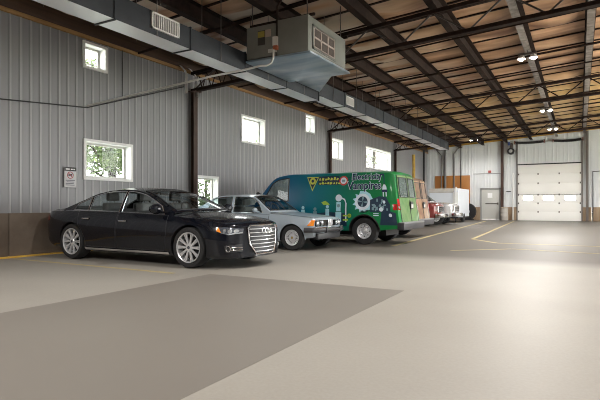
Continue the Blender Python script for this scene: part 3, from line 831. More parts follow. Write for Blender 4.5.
def mirror(root, p, sd, paint, size=(.10,.13,.085)):
    bm = NB(); ellipsoid(bm, p, size, 18, 12); tube(bm, [Vector(p)+Vector((0,-sd*.02,-.03)), Vector(p)+Vector((.02,-sd*.18,-.06))], .022, 8)
    o = obj('mirror', bm, paint, root)
    bm = NB(); M = Matrix.Translation(Vector(p)+Vector((-size[0]*.86,0,0))) @ Matrix.Diagonal((.2,size[1]*.75,size[2]*.75,1)) @ Matrix.Rotation(R(90), 4, 'Y')
    lathe(bm, [(0,.0),(1,.0)], 20, M); obj('mirror_glass', bm, M_chrome, o)
def tray(root, S, s0, s1, dz=.012):
    bm = NB(); patch(bm, S.top, [(s0,-.93),(s1,-.93),(s1,.93),(s0,.93)], dz, (0,0,1), (.15,.15)); return obj('cabin_lining', bm, M_inter, root)
def wheel_ring(root, x, y, z, r=.18, tilt=25):
    bm = NB(); P = []
    for k in range(24):
        a = 2*math.pi*k/24; v = Matrix.Rotation(R(-tilt), 3, 'Y') @ Vector((0, r*math.cos(a), r*math.sin(a))); P.append(Vector((x, y, z))+v)
    tube(bm, P, .014, 6, closed=True); bar(bm, P[0], P[12], .03, .03); obj('steering_wheel', bm, M_trim, root)

# ------------------------------------------------------------------ black luxury sedan
P_black = mat('black_car_paint', (.004,.005,.009), .25, 0., .8, .15)
AU = Shape(dict(L=5.27, zw=.36, yin=.62, bow=.13, rbow=.06, lean=-.04, rlean=0, zref=.7, inset=.985, k=.40, bulge=.22, crown=.06, dbow=.20, drb=.15,
    zbot=[(0,.20),(.3,.17),(1,.19),(4.2,.20),(4.9,.26),(5.27,.36)],
    zsh=[(0,.715),(.12,.755),(.5,.80),(1.0,.865),(1.5,.905),(2.5,.94),(4.2,.985),(4.9,.975),(5.2,.93),(5.27,.84)],
    zc=[(0,.715),(.05,.78),(.15,.83),(.5,.895),(1.0,.955),(1.5,.995),(2.0,1.0),(4.2,1.02),(4.55,1.06),(5.0,1.06),(5.2,1.01),(5.27,.84)],
    W=[(0,.50),(.04,.645),(.10,.745),(.20,.83),(.38,.905),(.7,.95),(1.2,.968),(2.6,.975),(4.2,.96),(4.8,.915),(5.1,.83),(5.22,.74),(5.27,.66)],
    f=[(0,.92),(.08,.965),(.3,.99),(.55,1.0),(.72,.985),(.88,.955),(1,.905)],
    zr=[(1.42,.985),(1.65,1.10),(2.0,1.265),(2.35,1.395),(2.65,1.45),(2.95,1.462),(3.25,1.445),(3.6,1.375),(3.95,1.25),(4.25,1.125),(4.5,1.03)]))
def black_sedan():
    S = AU
    t = thing('sedan', 'glossy black four-door sedan parked nearest the camera, wide chrome grille', 'car', (-4.93-S.L/2, 7.56, 0), 0)
    polys = [win_poly(S, 1.64, 2.74, cut0=.14, cut1=.02), win_poly(S, 2.81, 3.66, cut1=-.02), win_poly(S, 3.71, 4.14, cut0=-.02, cut1=-.10)]
    ws, rw = (1.50, 2.42, .90), (3.62, 4.4, .86)
    car_body(S, 'body', P_black, t, polys, ws, rw, (1.0, 4.12), .395)
    glass_set(t, S, polys, ws, rw, G_tint, M_chrome, .010)
    tray(t, S, 1.46, 4.5)
    # hood, boot lid, doors
    hp = [(.16,-.62),(.10,0),(.16,.62),(.6,.82),(1.44,.90),(1.44,-.90),(.6,-.82)]
    bm = NB(); patch(bm, S.top, hp, .003, (0,0,1), (.1,.12)); h = obj('hood', bm, P_black, t)
    bm = NB(); tube(bm, outline(S.top, hp, 0, (0,0,1)), .006, 5, closed=True); obj('hood_gap', bm, M_trim, h)
    bp = [(4.62,-.85),(5.18,-.85),(5.18,.85),(4.62,.85)]
    bm = NB(); patch(bm, S.top, bp, .003, (0,0,1), (.1,.12)); obj('boot_lid', bm, P_black, t)
    for sd in (-1, 1):
        door(t, S, [(1.56,.29),(2.77,.29),(2.77,.96),(1.52,.915),(1.50,.6)], sd, P_black, (2.62,.80))
        door(t, S, [(2.80,.29),(3.66,.29),(3.70,.45),(3.79,.61),(3.90,.71),(3.95,.985),(2.80,.96)], sd, P_black, (3.68,.835))
        fn = lambda a, b: S.side(a, b, sd)
        bm = NB(); patch(bm, fn, [(1.45,.225),(3.7,.225),(3.7,.262),(1.45,.262)], .012, (0,sd,0), (.15,.03)); obj('sill_strip', bm, M_chrome, t)
        bm = NB(); tube(bm, [S.dside(a, S.zsh(a)+.004, sd)+Vector((0,sd*.006,0)) for a in np.linspace(1.66,4.4,30)], .009, 6); obj('belt_strip', bm, M_chrome, t)
        # headlamp with amber end
        hl = [(.012,.61),(.14,.585),(.36,.645),(.40,.715),(.22,.72),(.06,.705),(.012,.69)]
        bm = NB(); patch(bm, fn, hl, .005, (.5,sd,.2), (.05,.03)); o = obj('headlamp', bm, M_lensd, t)
        bm = NB()
        for a, b, r in ((.215,.66,.034),(.13,.65,.036),(.06,.655,.030)):
            patch(bm, fn, [(a+r*.85*math.cos(q), b+r*math.sin(q)) for q in np.linspace(0,6.28,14)[:-1]], .010, (.5,sd,.2), (.03,.03))
        patch(bm, fn, [(.015,.615),(.14,.59),(.29,.625),(.28,.638),(.14,.607),(.015,.632)], .010, (.5,sd,.2), (.04,0))
        obj('lamp_reflector', bm, M_lens, o)
        bm = NB(); patch(bm, fn, [(.27,.628),(.36,.650),(.395,.710),(.335,.714),(.30,.67)], .012, (.5,sd,.2), (.04,.03)); obj('turn_signal', bm, M_amber, o)
        # lower intake with fog lamp and slats
        lo = [(.012,.30),(.19,.285),(.21,.41),(.012,.43)]
        bm = NB(); patch(bm, fn, lo, .004, (.5,sd,0), (.05,.03)); o = obj('lower_intake', bm, M_trim, t)
        bm = NB()
        for z in (.335,.375): tube(bm, [fn(a, z)+Vector((.012,sd*.006,0)) for a in np.linspace(.012,.11,8)], .007, 6)
        obj('slats', bm, M_chrome, o)
        c = [(.150+.030*math.cos(q), .355+.048*math.sin(q)) for q in np.linspace(0,6.28,21)[:-1]]
        bm = NB(); tube(bm, outline(fn, c, .008, (.5,sd,0), .05), .009, 6, closed=True); obj('fog_lamp', bm, M_chrome, o)
        mirror(t, (S.L/2-1.66, sd*1.04, 1.03), sd, P_black, (.09,.13,.095))
        # tail lamp, reflector
        bm = NB(); patch(bm, fn, [(4.98,.78),(5.25,.76),(5.25,.88),(5.0,.90)], .005, (-.5,sd,0), (.05,.03)); obj('tail_lamp', bm, M_red, t)
        for sx in (2.52, 3.48): seat(t, S.L/2-sx, sd*.40, .93, .22)
    # grille
    fr = S.front; fo = (1,0,0)
    hexa = [(-.28,.245),(.28,.245),(.405,.42),(.43,.69),(.385,.745),(-.385,.745),(-.43,.69),(-.405,.42)]
    bm = NB(); patch(bm, fr, hexa, .006, fo, (.08,.08)); g = obj('grille', bm, M_trim, t)
    bm = NB(); tube(bm, outline(fr, hexa, .012, fo, .06), .014, 8, closed=True); obj('grille_frame', bm, M_chrome, g)
    bm = NB()
    for z in (.29,.355,.42,.485,.55,.615,.68):
        hw = np.interp(z, [.245,.42,.69,.745], [.28,.405,.43,.385])-.02
        tube(bm, [fr(y, z)+Vector((.016,0,0)) for y in np.linspace(-hw,hw,12)], .0075, 6)
    obj('grille_bars', bm, M_silver, g)
    bm = NB()
    for k in range(4):
        cy = (k-1.5)*.07
        tube(bm, [fr(cy+.045*math.cos(q), .648+.045*math.sin(q))+Vector((.034,0,0)) for q in np.linspace(0,6.28,25)[:-1]], .0075, 6, closed=True)
    obj('emblem', bm, M_chrome, g, label='four interlocking chrome rings')
    wheel_ring(t, S.L/2-2.2, .40, 1.0)
    bm = NB(); box(bm, S.L/2-2.02, S.L/2-1.6, -.7, .7, .9, 1.03, bev=.04); obj('dashboard', bm, M_inter, t, 60)
    bm = NB(); bmx = S.L/2-2.5; box(bm, bmx, bmx+.03, -.11, .11, 1.30, 1.36, bev=.01); obj('rear_view_mirror', bm, M_trim, t)
    add_wheels(t, S, (1.0, 4.12), .36, .265, .268, 'sport', .955)
black_sedan()

# ------------------------------------------------------------------ silver-blue older saloon
P_silver = mat('silver_blue_paint', (.45,.52,.585), .28, .25, .8)
BM = Shape(dict(L=4.28, zw=.305, yin=.55, bow=.05, rbow=.04, lean=.10, rlean=0, zref=.7, inset=.985, k=.30, bulge=.12, crown=.045, dbow=.10, drb=.08,
    zbot=[(0,.33),(.4,.27),(1,.22),(3.4,.22),(4.0,.30),(4.28,.40)],
    zsh=[(0,.74),(.08,.775),(.5,.82),(1.3,.875),(3.4,.905),(4.1,.885),(4.28,.80)],
    zc=[(0,.74),(.08,.80),(.5,.865),(1.3,.935),(3.6,.965),(4.1,.945),(4.28,.80)],
    W=[(0,.735),(.06,.765),(.3,.795),(.9,.815),(2.2,.825),(3.6,.80),(4.1,.765),(4.28,.70)],
    f=[(0,.93),(.12,.97),(.4,.99),(.62,1.0),(.74,.985),(.9,.965),(1,.935)],
    zr=[(1.26,.925),(1.45,1.06),(1.7,1.245),(1.88,1.345),(2.08,1.38),(2.5,1.392),(2.95,1.37),(3.15,1.31),(3.45,1.13),(3.7,.985)]))
def silver_saloon():
    S = BM
    t = thing('saloon', 'older silver-blue boxy saloon with four round headlamps, between the black sedan and green van', 'car', (-5.47-S.L/2, 11.24, 0), 0)
    polys = [win_poly(S, 1.48, 2.40, cut0=.16, cut1=.02), win_poly(S, 2.50, 3.28, cut0=.0, cut1=-.16)]
    ws, rw = (1.32, 1.9, .90), (3.06, 3.58, .86)
    car_body(S, 'body', P_silver, t, polys, ws, rw, (.61, 3.19), .345)
    glass_set(t, S, polys, ws, rw, G_car, M_chrome, .010)
    tray(t, S, 1.28, 3.65)
    hp = [(.10,-.86),(.10,.86),(1.25,.92),(1.25,-.92)]
    bm = NB(); patch(bm, S.top, hp, .003, (0,0,1), (.1,.12)); h = obj('hood', bm, P_silver, t)
    bm = NB(); tube(bm, outline(S.top, hp, 0, (0,0,1)), .006, 5, closed=True); obj('hood_gap', bm, M_trim, h)
    for sd in (-1, 1):
        fn = lambda a, b: S.side(a, b, sd)
        door(t, S, [(1.30,.30),(2.43,.30),(2.44,.885),(1.27,.865)], sd, P_silver, (2.30,.78))
        door(t, S, [(2.48,.30),(2.78,.30),(2.86,.50),(3.0,.64),(3.2,.68),(3.2,.90),(2.48,.89)], sd, P_silver, (3.1,.79))
        bm = NB(); tube(bm, [fn(a, .60)+Vector((0,sd*.006,0)) for a in np.linspace(1.02,2.78,16)], .012, 6); obj('side_moulding', bm, M_trim, t)
        bm = NB(); patch(bm, fn, [(.0,.60),(.16,.60),(.08,.735),(.0,.735)], .006, (.5,sd,0), (.04,.04)); obj('corner_lamp', bm, M_amber, t)
        bm = NB(); patch(bm, fn, [(.10,.50),(.24,.50),(.24,.56),(.10,.56)], .006, (.3,sd,0), (.05,0)); obj('side_marker', bm, M_amber, t)
        bm = NB()
        arch = [(S.L/2-.61+.35*math.cos(q), .305+.35*math.sin(q)) for q in np.linspace(-.1,3.24,22)]
        tube(bm, [Vector((x, sd*(S.yb(S.L/2-x, z)+.004), z)) for x, z in arch if z > .27], .012, 6); obj('arch_lip', bm, P_silver, t)
        mirror(t, (S.L/2-1.62, sd*.88, .97), sd, P_silver, (.05,.09,.06))
        bm = NB(); patch(bm, fn, [(4.06,.62),(4.26,.62),(4.26,.76),(4.06,.78)], .005, (-.5,sd,0), (.05,.04)); obj('tail_lamp', bm, M_red, t)
        for sx in (2.2, 3.0): seat(t, S.L/2-sx, sd*.36, .88, .18)
    fr = S.front; fo = (1,0,0)
    bm = NB(); patch(bm, fr, [(-.70,.585),(.70,.585),(.70,.735),(-.70,.735)], .004, fo, (.1,.05)); g = obj('grille', bm, M_blackg, t)
    for y in (-.60,-.40,.40,.60):
        p = fr(y, .665); M = Matrix.Translation(p+Vector((.012,0,0))) @ Matrix.Rotation(R(90), 4, 'Y'); r = .068 if abs(y) > .5 else .060
        bm = NB(); lathe(bm, [(r+.008,-.01),(r+.008,.012),(r,.012),(r*.97,.004),(r*.6,.022),(0,.03)], 24, M); obj('headlamp', bm, M_lens, t)
    for sd in (-1, 1):
        k = [(sd*.015,.565),(sd*.105,.565),(sd*.12,.66),(sd*.105,.755),(sd*.02,.755)]
        bm = NB(); tube(bm, outline(fr, k, .022, fo, .05), .014, 8, closed=True); ks = obj('kidney_grille', bm, M_chrome, t)
        bm = NB()
        for y in (.035,.055,.075,.095): tube(bm, [fr(sd*y,.58)+Vector((.018,0,0)), fr(sd*y,.74)+Vector((.018,0,0))], .004, 5)
        obj('kidney_slats', bm, M_silver, ks)
    # long impact bumper with overriders
    bm = NB(); rr = [(S.L/2+.09-.13*abs(u)**4, u*.80) for u in np.linspace(-1,1,17)]
    tube(bm, [Vector((S.L/2-.24,-.83,.50))]+[Vector((x,y,.50)) for x, y in rr]+[Vector((S.L/2-.24,.83,.50))], .06, 8)
    b = obj('front_bumper', bm, mat('bumper_dark', (.05,.05,.055), .4), t)
    bm = NB(); tube(bm, [Vector((x+.035,y,.545)) for x, y in rr], .028, 8); obj('bumper_bright_strip', bm, M_chrome, b)
    bm = NB()
    for y in (-.38,.38): box(bm, S.L/2+.08, S.L/2+.16, y-.035, y+.035, .43, .57, bev=.012)
    obj('overrider', bm, M_trim, b)
    bm = NB(); box(bm, S.L/2-.12, S.L/2+.03, -.62, .62, .27, .42, bev=.02); obj('front_valance', bm, M_trim, t)
    bm = NB(); tube(bm, [Vector((-S.L/2+.5,-.80,.52)), Vector((-S.L/2-.08,-.76,.52)), Vector((-S.L/2-.1,0,.52)), Vector((-S.L/2-.08,.76,.52)), Vector((-S.L/2+.5,.80,.52))], .06, 8); obj('rear_bumper', bm, M_trim, t)
    wheel_ring(t, S.L/2-1.8, .36, .98)
    bm = NB(); box(bm, S.L/2-1.66, S.L/2-1.38, -.66, .66, .84, .97, bev=.03); obj('dashboard', bm, M_inter, t, 60)
    add_wheels(t, S, (.61, 3.19), .31, .195, .192, 'mesh', .80)
silver_saloon()

# ------------------------------------------------------------------ vans
def wrap_paint(name, stops, rear):
    """printed wrap: colours run along the length, the rear doors are printed in another colour"""
    m = bpy.data.materials.new(name); m.use_nodes = True; nt = m.node_tree; b = nt.nodes['Principled BSDF']; L = nt.links.new
    tc = nt.nodes.new('ShaderNodeTexCoord'); sx = nt.nodes.new('ShaderNodeSeparateXYZ'); L(tc.outputs['Object'], sx.inputs[0])
    n = nt.nodes.new('ShaderNodeTexNoise'); n.inputs['Scale'].default_value = 1.2; n.inputs['Detail'].default_value = 3; L(tc.outputs['Object'], n.inputs['Vector'])
    ma = nt.nodes.new('ShaderNodeMath'); ma.operation = 'MULTIPLY_ADD'; ma.inputs[1].default_value = .5; L(n.outputs['Fac'], ma.inputs[0]); L(sx.outputs['X'], ma.inputs[2])
    mr = nt.nodes.new('ShaderNodeMapRange'); mr.inputs['From Min'].default_value = 2.9; mr.inputs['From Max'].default_value = -2.5; L(ma.outputs[0], mr.inputs['Value'])
    r = nt.nodes.new('ShaderNodeValToRGB'); e = r.color_ramp.elements
    e[0].position, e[0].color = stops[0][0], (*stops[0][1],1); e[1].position, e[1].color = stops[-1][0], (*stops[-1][1],1)
    for p, c in stops[1:-1]: q = e.new(p); q.color = (*c,1)
    L(mr.outputs[0], r.inputs['Fac']); L(r.outputs['Color'], b.inputs['Base Color'])
    b.inputs['Roughness'].default_value = .3; b.inputs['Coat Weight'].default_value = .3; b.inputs['Coat Roughness'].default_value = .08; b.inputs['Specular IOR Level'].default_value = .3
    return m
VN = Shape(dict(L=5.42, zw=.375, yin=.62, bow=.12, rbow=.05, lean=0, rlean=.14, zref=1.05, inset=1.0, k=.055, bulge=.055, crown=.075, dbow=.16, drb=0,
    zbot=[(0,.42),(.3,.36),(1,.36),(4.4,.38),(5.42,.46)],
    zsh=[(0,.98),(.15,1.04),(.8,1.10),(1.2,1.12),(5.42,1.12)],
    zc=[(0,.98),(.08,1.05),(.3,1.11),(.85,1.20),(1.2,1.22),(5.2,1.2),(5.42,1.12)],
    W=[(0,.84),(.08,.91),(.3,.97),(.8,1.0),(5.2,1.0),(5.36,.985),(5.42,.965)],
    f=[(0,.94),(.15,.975),(.45,1.0),(.8,1.0),(1,.985)],
    zr=[(.78,1.17),(1.0,1.45),(1.25,1.74),(1.45,1.93),(1.65,2.03),(2.1,2.08),(4.6,2.075),(5.25,2.05),(5.42,2.0)]))
def van(label, loc, rz, paint, rear_paint, deco=None, window_paint=None):
    S = VN
    t = thing('van', label, 'van', loc, rz)
    polys = [win_poly(S, 1.08, 1.98, lo=.10, hi=.10, cut0=.34, cut1=0)]
    ws = (.84, 1.52, .90)
    car_body(S, 'body', paint, t, polys, ws, None, (.92, 4.42), .44)
    glass_set(t, S, polys, ws, None, G_car, M_trim, .016)
    tray(t, S, .8, 2.3)
    # bulkhead behind the front seats
    bm = NB(); box(bm, S.L/2-2.42, S.L/2-2.38, -.88, .88, .6, 1.25); obj('bulkhead', bm, M_inter, t, 0)
    for sd in (-1, 1):
        fn = lambda a, b: S.side(a, b, sd)
        door(t, S, [(.98,.45),(2.05,.45),(2.05,1.10),(.98,1.10)], sd, paint, (1.92,1.02), M_trim)
        seat(t, S.L/2-1.95, sd*.5, 1.1, .32)
        mirror(t, (S.L/2-1.02, sd*1.17, 1.36), sd, M_trim, (.07,.10,.14))
        bm = NB()
        arch = [(S.L/2-4.42+.45*math.cos(q), .375+.45*math.sin(q)) for q in np.linspace(.0,3.14,24)]
        tube(bm, [Vector((x, sd*(S.yb(S.L/2-x, z)+.0), z)) for x, z in arch], .02, 6); obj('arch_lip', bm, M_trim, t)
        bm = NB(); patch(bm, lambda a, b: S.rear(a, b), [(sd*.80,.96),(sd*.945,.96),(sd*.945,1.27),(sd*.80,1.27)], .012, (-1,0,0), (.05,.05)); tl = obj('tail_lamp', bm, M_red, t)
        bm = NB(); patch(bm, lambda a, b: S.side(a, b, sd), [(5.30,.96),(5.42,.96),(5.42,1.12),(5.30,1.12)], .006, (0,sd,0), (.05,.05)); obj('tail_lamp_side', bm, M_red, tl)
        bm = NB(); patch(bm, lambda a, b: S.rear(a, b), [(sd*.82,1.0),(sd*.92,1.0),(sd*.92,1.06),(sd*.82,1.06)], .016, (-1,0,0), (0,0)); obj('reversing_lamp', bm, M_lens, tl)
        # rear doors
        o_ = (-1,0,0); e0, e1 = .012*sd, .78*sd
        P = [(e0,.56),(e1,.56),(e1,1.5),(e1*.97,1.92),(e0,1.94)]
        bm = NB(); patch(bm, S.rear, P, .006, o_, (.1,.1)); rd = obj('rear_door', bm, rear_paint, t)
        bm = NB(); tube(bm, outline(S.rear, P, .006, o_, .1), .008, 5, closed=True); obj('door_gap', bm, M_trim, rd)
        Wd = [(.09*sd,1.32),(.70*sd,1.32),(.68*sd,1.86),(.09*sd,1.86)]
        bm = NB(); patch(bm, S.rear, Wd, .010, o_, (.12,.12)); rwn = obj('rear_window', bm, window_paint, rd)
        bm = NB(); tube(bm, outline(S.rear, Wd, .012, o_, .1), .014, 6, closed=True); obj('window_seal', bm, M_trim, rwn)
        # headlamps
        bm = NB(); patch(bm, S.front, [(sd*.58,.72),(sd*.82,.72),(sd*.82,.90),(sd*.58,.90)], .008, (1,0,0), (.08,.08)); obj('headlamp', bm, M_lens, t)
    bm = NB(); box(bm, -S.L/2-.045, -S.L/2-.012, -.22, .02, .98, 1.20, bev=.008); lp = obj('plate_recess', bm, M_trim, t)
    bm = NB(); box(bm, -S.L/2-.05, -S.L/2-.044, -.19, -.01, 1.02, 1.12); obj('licence_plate', bm, mat('plate', (.5,.5,.48), .5), lp, 0)
    bm = NB(); patch(bm, S.front, [(-.54,.70),(.54,.70),(.54,.92),(-.54,.92)], .006, (1,0,0), (.1,.1)); obj('grille', bm, M_trim, t)
    for nm, sx, x in (('rear_bumper',-1,-S.L/2),('front_bumper',1,S.L/2)):
        bm = NB(); box(bm, min(x-.04*sx, x+.15*sx), max(x-.04*sx, x+.15*sx), -1.0, 1.0, .42, .62, bev=.025); b = obj(nm, bm, mat('bumper_black', (.03,.03,.035), .4), t)
        bm = NB(); box(bm, min(x+.0, x+.155*sx), max(x+.0, x+.155*sx), -.98, .98, .585, .635, bev=.012); obj('bumper_step', bm, mat('step_silver', (.20,.20,.205), .4, .3), b)
    bm = NB(); box(bm, -2.2, 1.7, -.55, .55, .24, .40); obj('underbody', bm, M_black, t, 0)
    add_wheels(t, S, (.92, 4.42), .375, .24, .215, 'steel', .985)
    if deco: deco(t, S)
    return t
def text_mesh(s, size, cx, cz, width=None, shear=0, flip=False):
    cu = bpy.data.curves.new('txt', 'FONT'); cu.body = s; cu.size = size; cu.align_x = 'CENTER'; cu.align_y = 'CENTER'; cu.resolution_u = 3; cu.shear = shear
    return cu
def font_bm(s, size, width, weight=0., shear=0.):
    cu = bpy.data.curves.new('txt', 'FONT'); cu.body = s; cu.size = size; cu.resolution_u = 3; cu.offset = weight; cu.shear = shear
    o = bpy.data.objects.new('txt', cu); C.objects.link(o)
    me = bpy.data.meshes.new_from_object(o.evaluated_get(bpy.context.evaluated_depsgraph_get()))
    bpy.data.objects.remove(o); bm = NB(); bm.from_mesh(me)
    xs_ = [v.co.x for v in bm.verts]; zs_ = [v.co.y for v in bm.verts]; return bm, min(xs_), max(xs_), min(zs_), max(zs_)
INK = mat('ink_navy', (.012,.02,.09), .35, coat=.4)
INK_W = mat('ink_white', (.72,.80,.88), .35, coat=.4)
INK_O = mat('ink_pale_blue', (.48,.62,.76), .35, coat=.4)
INK_C = mat('ink_cyan', (.42,.72,.82), .35, coat=.4)
INK_Y = mat('ink_yellow', (.62,.66,.10), .35, coat=.4)
INK_L = mat('ink_lime', (.40,.62,.06), .35, coat=.4)
INK_R = mat('ink_red', (.62,.05,.05), .35, coat=.4)
INK_D = mat('ink_dark', (.012,.035,.07), .35, coat=.4)
INK_G = mat('ink_grey', (.22,.34,.38), .35, coat=.4)
def green_deco(t, S):
    # all graphics sit on the left flank (local +y). u = distance back from the nose
    def F(a, z): return S.dside(a, z, 1) if z > S.zb(a) else S.side(a, z, 1)
    out = (0,1,0)
    xn = -9.65                                   # world x of the nose: u = x_world - xn
    U = lambda xw: xw - xn
    def word(nm, s, x0, x1, z0, z1, m, off, weight, shear=.0):
        bm, a, b, c, d = font_bm(s, 1, 1, weight, shear)
        for v in bm.verts: v.co = Vector((U(x0)+(v.co.x-a)/(b-a)*(x1-x0), z0+(v.co.y-c)/(d-c)*(z1-z0), 0))
        o = NB(); drape(o, bm, F, off, out, (.15,.1)); return obj(nm, o, m, t, 0)
    def poly(nm, P, m, off): 
        o = NB(); patch(o, F, [(U(x), z) for x, z in P], off, out, (.1,.08)); return obj(nm, o, m, t, 0)
    def many(nm, Ps, m, off):
        o = NB()
        for P in Ps: patch(o, F, [(U(x), z) for x, z in P], off, out, (.1,.08))
        return obj(nm, o, m, t, 0)
    circ = lambda x, z, r, n=20: [(x+r*math.cos(q), z+r*math.sin(q)) for q in np.linspace(0,2*math.pi,n+1)[:-1]]
    rect = lambda x0, x1, z0, z1: [(x0,z0),(x1,z0),(x1,z1),(x0,z1)]
    # lettering with pale outline
    word('lettering_outline', 'Electricity', -5.62, -4.66, 1.735, 2.0, INK_W, .004, .042)
    word('lettering', 'Electricity', -5.60, -4.68, 1.75, 1.985, INK, .008, .020)
    word('lettering_outline', 'Vampires', -5.76, -4.69, 1.455, 1.765, INK_W, .005, .042)
    word('lettering', 'Vampires', -5.74, -4.71, 1.47, 1.75, INK, .009, .022)
    many('small_mark', [rect(-5.73,-5.65,1.86,1.88), rect(-5.73,-5.65,1.82,1.84)], INK, .008)
    # hanging plug
    many('plug_cord', [[(-4.74,1.95),(-4.60,1.96),(-4.56,1.90),(-4.57,1.66),(-4.60,1.66),(-4.60,1.88),(-4.62,1.92),(-4.74,1.92)]], INK, .006)
    many('plug_body', [[(-4.66,1.52),(-4.50,1.52),(-4.51,1.60),(-4.55,1.66),(-4.61,1.66),(-4.65,1.60)]], INK_W, .006)
    many('plug_base', [rect(-4.68,-4.48,1.45,1.52)], INK, .007)
    many('plug_prong', [rect(-4.65,-4.61,1.33,1.45), rect(-4.55,-4.51,1.33,1.45)], INK_W, .006)
    # round red and white badge
    poly('badge_ring', circ(-5.87,1.79,.135), INK_R, .004); poly('badge_disc', circ(-5.87,1.79,.095), INK_W, .006); poly('badge_mark', rect(-5.92,-5.82,1.76,1.82), INK_G, .008)
    # yellow triangle badge and two rows of yellow strokes beside it
    tri = lambda k: [(-6.86+(x+6.86)*k, 1.80+(z-1.80)*k) for x, z in [(-7.06,1.92),(-6.66,1.92),(-6.86,1.50)]]
    poly('triangle_badge', tri(1.0), INK_Y, .003); poly('triangle_inner', tri(.80), INK_D, .005); poly('triangle_disc', circ(-6.86,1.80,.10), INK_Y, .007)
    poly('triangle_centre', circ(-6.86,1.80,.045,10), INK_D, .009)
    rs = random.Random(3); A = []; x = -6.66
    for z0, xe, hh in ((1.815,-6.08,.10),(1.70,-6.02,.085)):
        x = -6.65
        while x < xe:
            w = rs.uniform(.03,.075); h = hh*rs.uniform(.55,1); j = lambda: rs.uniform(-.012,.012)
            A.append([(x+j(),z0+j()),(x+w+j(),z0+j()),(x+w+.02+j(),z0+h*.6+j()),(x+w*.6+j(),z0+h),(x+.02+j(),z0+h*.8)])
            x += w+.028
    many('strokes', A, INK_Y, .006); poly('stroke_backing', [(-6.68,1.68),(-5.99,1.68),(-5.97,1.78),(-6.02,1.94),(-6.68,1.93)], INK_D, .003)
    # printed machinery along the lower flank
    poly('dark_band', [(-8.0,.50),(-5.75,.50),(-5.75,.86),(-6.3,.90),(-6.9,.84),(-7.4,.92),(-8.0,.86)], INK_D, .003)
    poly('dark_band', [(-4.78,.55),(-4.29,.55),(-4.29,.88),(-4.5,.95),(-4.72,.90)], INK_D, .003)
    many('pump_globe', [circ(-6.0,1.30,.10)], INK_W, .006); many('pump_body', [rect(-6.07,-5.93,.92,1.18), rect(-6.09,-5.91,.62,.90)], INK_C, .006); many('pump_dial', [circ(-6.0,1.08,.05)], INK_G, .008)
    many('street_lamp_post', [rect(-5.79,-5.75,.62,1.16), [(-5.95,1.30),(-5.93,1.33),(-5.80,1.27),(-5.76,1.16),(-5.79,1.16),(-5.83,1.24)]], INK_W, .006)
    many('lime_hose', [rect(-5.86,-5.62,.78,.82), rect(-5.86,-5.70,.66,.70), circ(-5.66,.80,.06,10)], INK_L, .008)
    many('bolt_ring', [circ(-5.27,1.19,.23,16)], INK_W, .004); many('bolt_ring_glow', [[(-5.27+ (.31 if k % 2 else .22)*math.cos(q), 1.19+(.31 if k % 2 else .22)*math.sin(q)) for k, q in enumerate(np.linspace(0,6.283,25)[:-1])]], INK_C, .003)
    many('rotor_disc', [circ(-5.27,1.19,.15,16)], INK_D, .006)
    many('rotor_blade', [[(-5.27+.14*math.cos(a-.35), 1.19+.14*math.sin(a-.35)),(-5.27+.14*math.cos(a+.1), 1.19+.14*math.sin(a+.1)),(-5.27,1.19)] for a in (0,1.57,3.14,4.71)], INK_G, .008)
    B = []; rs = random.Random(9)
    for k in range(16):
        x = -5.0+rs.uniform(0,.5); z = .93+rs.uniform(0,.32); w = rs.uniform(.03,.10); h = rs.uniform(.03,.09); B.append(rect(x,x+w,z,z+h))
    poly('machine_backing', [(-5.05,.90),(-4.45,.90),(-4.42,1.10),(-4.55,1.32),(-4.78,1.34),(-5.05,1.24)], INK_D, .0045)
    [many('printed_block', [q], INK_G, .007) for q in B]; many('machine_highlights', [circ(-4.72,.98,.06,12), rect(-4.95,-4.80,.80,.83), rect(-4.95,-4.80,.86,.88), circ(-4.45,.82,.05,12), circ(-4.62,1.18,.045,12)], INK_W, .008)
    for k, (x, h) in enumerate(((-6.35,1.05),(-6.75,.98),(-7.15,1.02),(-7.45,.97))):
        many('small_pump', [rect(x-.06,x+.06,.62,h-.06), circ(x,h,.05,12)], (INK_C, INK_G)[k % 2], .006)
    many('lime_crest', [[(-6.55,1.18),(-6.42,1.22),(-6.30,1.14),(-6.28,1.10),(-6.48,1.10)]], INK_L, .008)
W_green = wrap_paint('green_wrap', [(.0,(.004,.06,.17)),(.28,(.004,.11,.26)),(.5,(.003,.17,.24)),(.68,(.006,.17,.12)),(.85,(.008,.20,.06)),(1.0,(.012,.23,.05))], None)
W_lime = mat('lime_print', (.045,.15,.02), .4, 0, .2, noise=(5,.35,(.13,.22,.06)))
W_slat = mat('slatted_window_print', (.03,.05,.045), .25, 0, .4, noise=(14,.4,(.12,.16,.15),(.3,1,4)))
van('green van with Electricity Vampires lettering on its flank, rear to the aisle', (-9.65+5.42/2, 13.95, 0), math.pi, W_green, W_lime, green_deco, W_slat)
W_tan = wrap_paint('tan_wrap', [(0,(.20,.10,.05)),(.5,(.22,.12,.06)),(.8,(.20,.09,.04)),(1.0,(.16,.08,.04))], None)
W_tanr = mat('tan_print', (.30,.19,.10), .4, 0, .2, noise=(3,.4,(.12,.045,.02)))
W_brw = mat('brown_window_print', (.05,.025,.015), .3, 0, .5, noise=(9,.4,(.22,.12,.06)))
van('tan and brown printed van behind the green van, only its rear showing', (-10.17+5.42/2, 17.15, 0), math.pi, W_tan, W_tanr, None, W_brw)

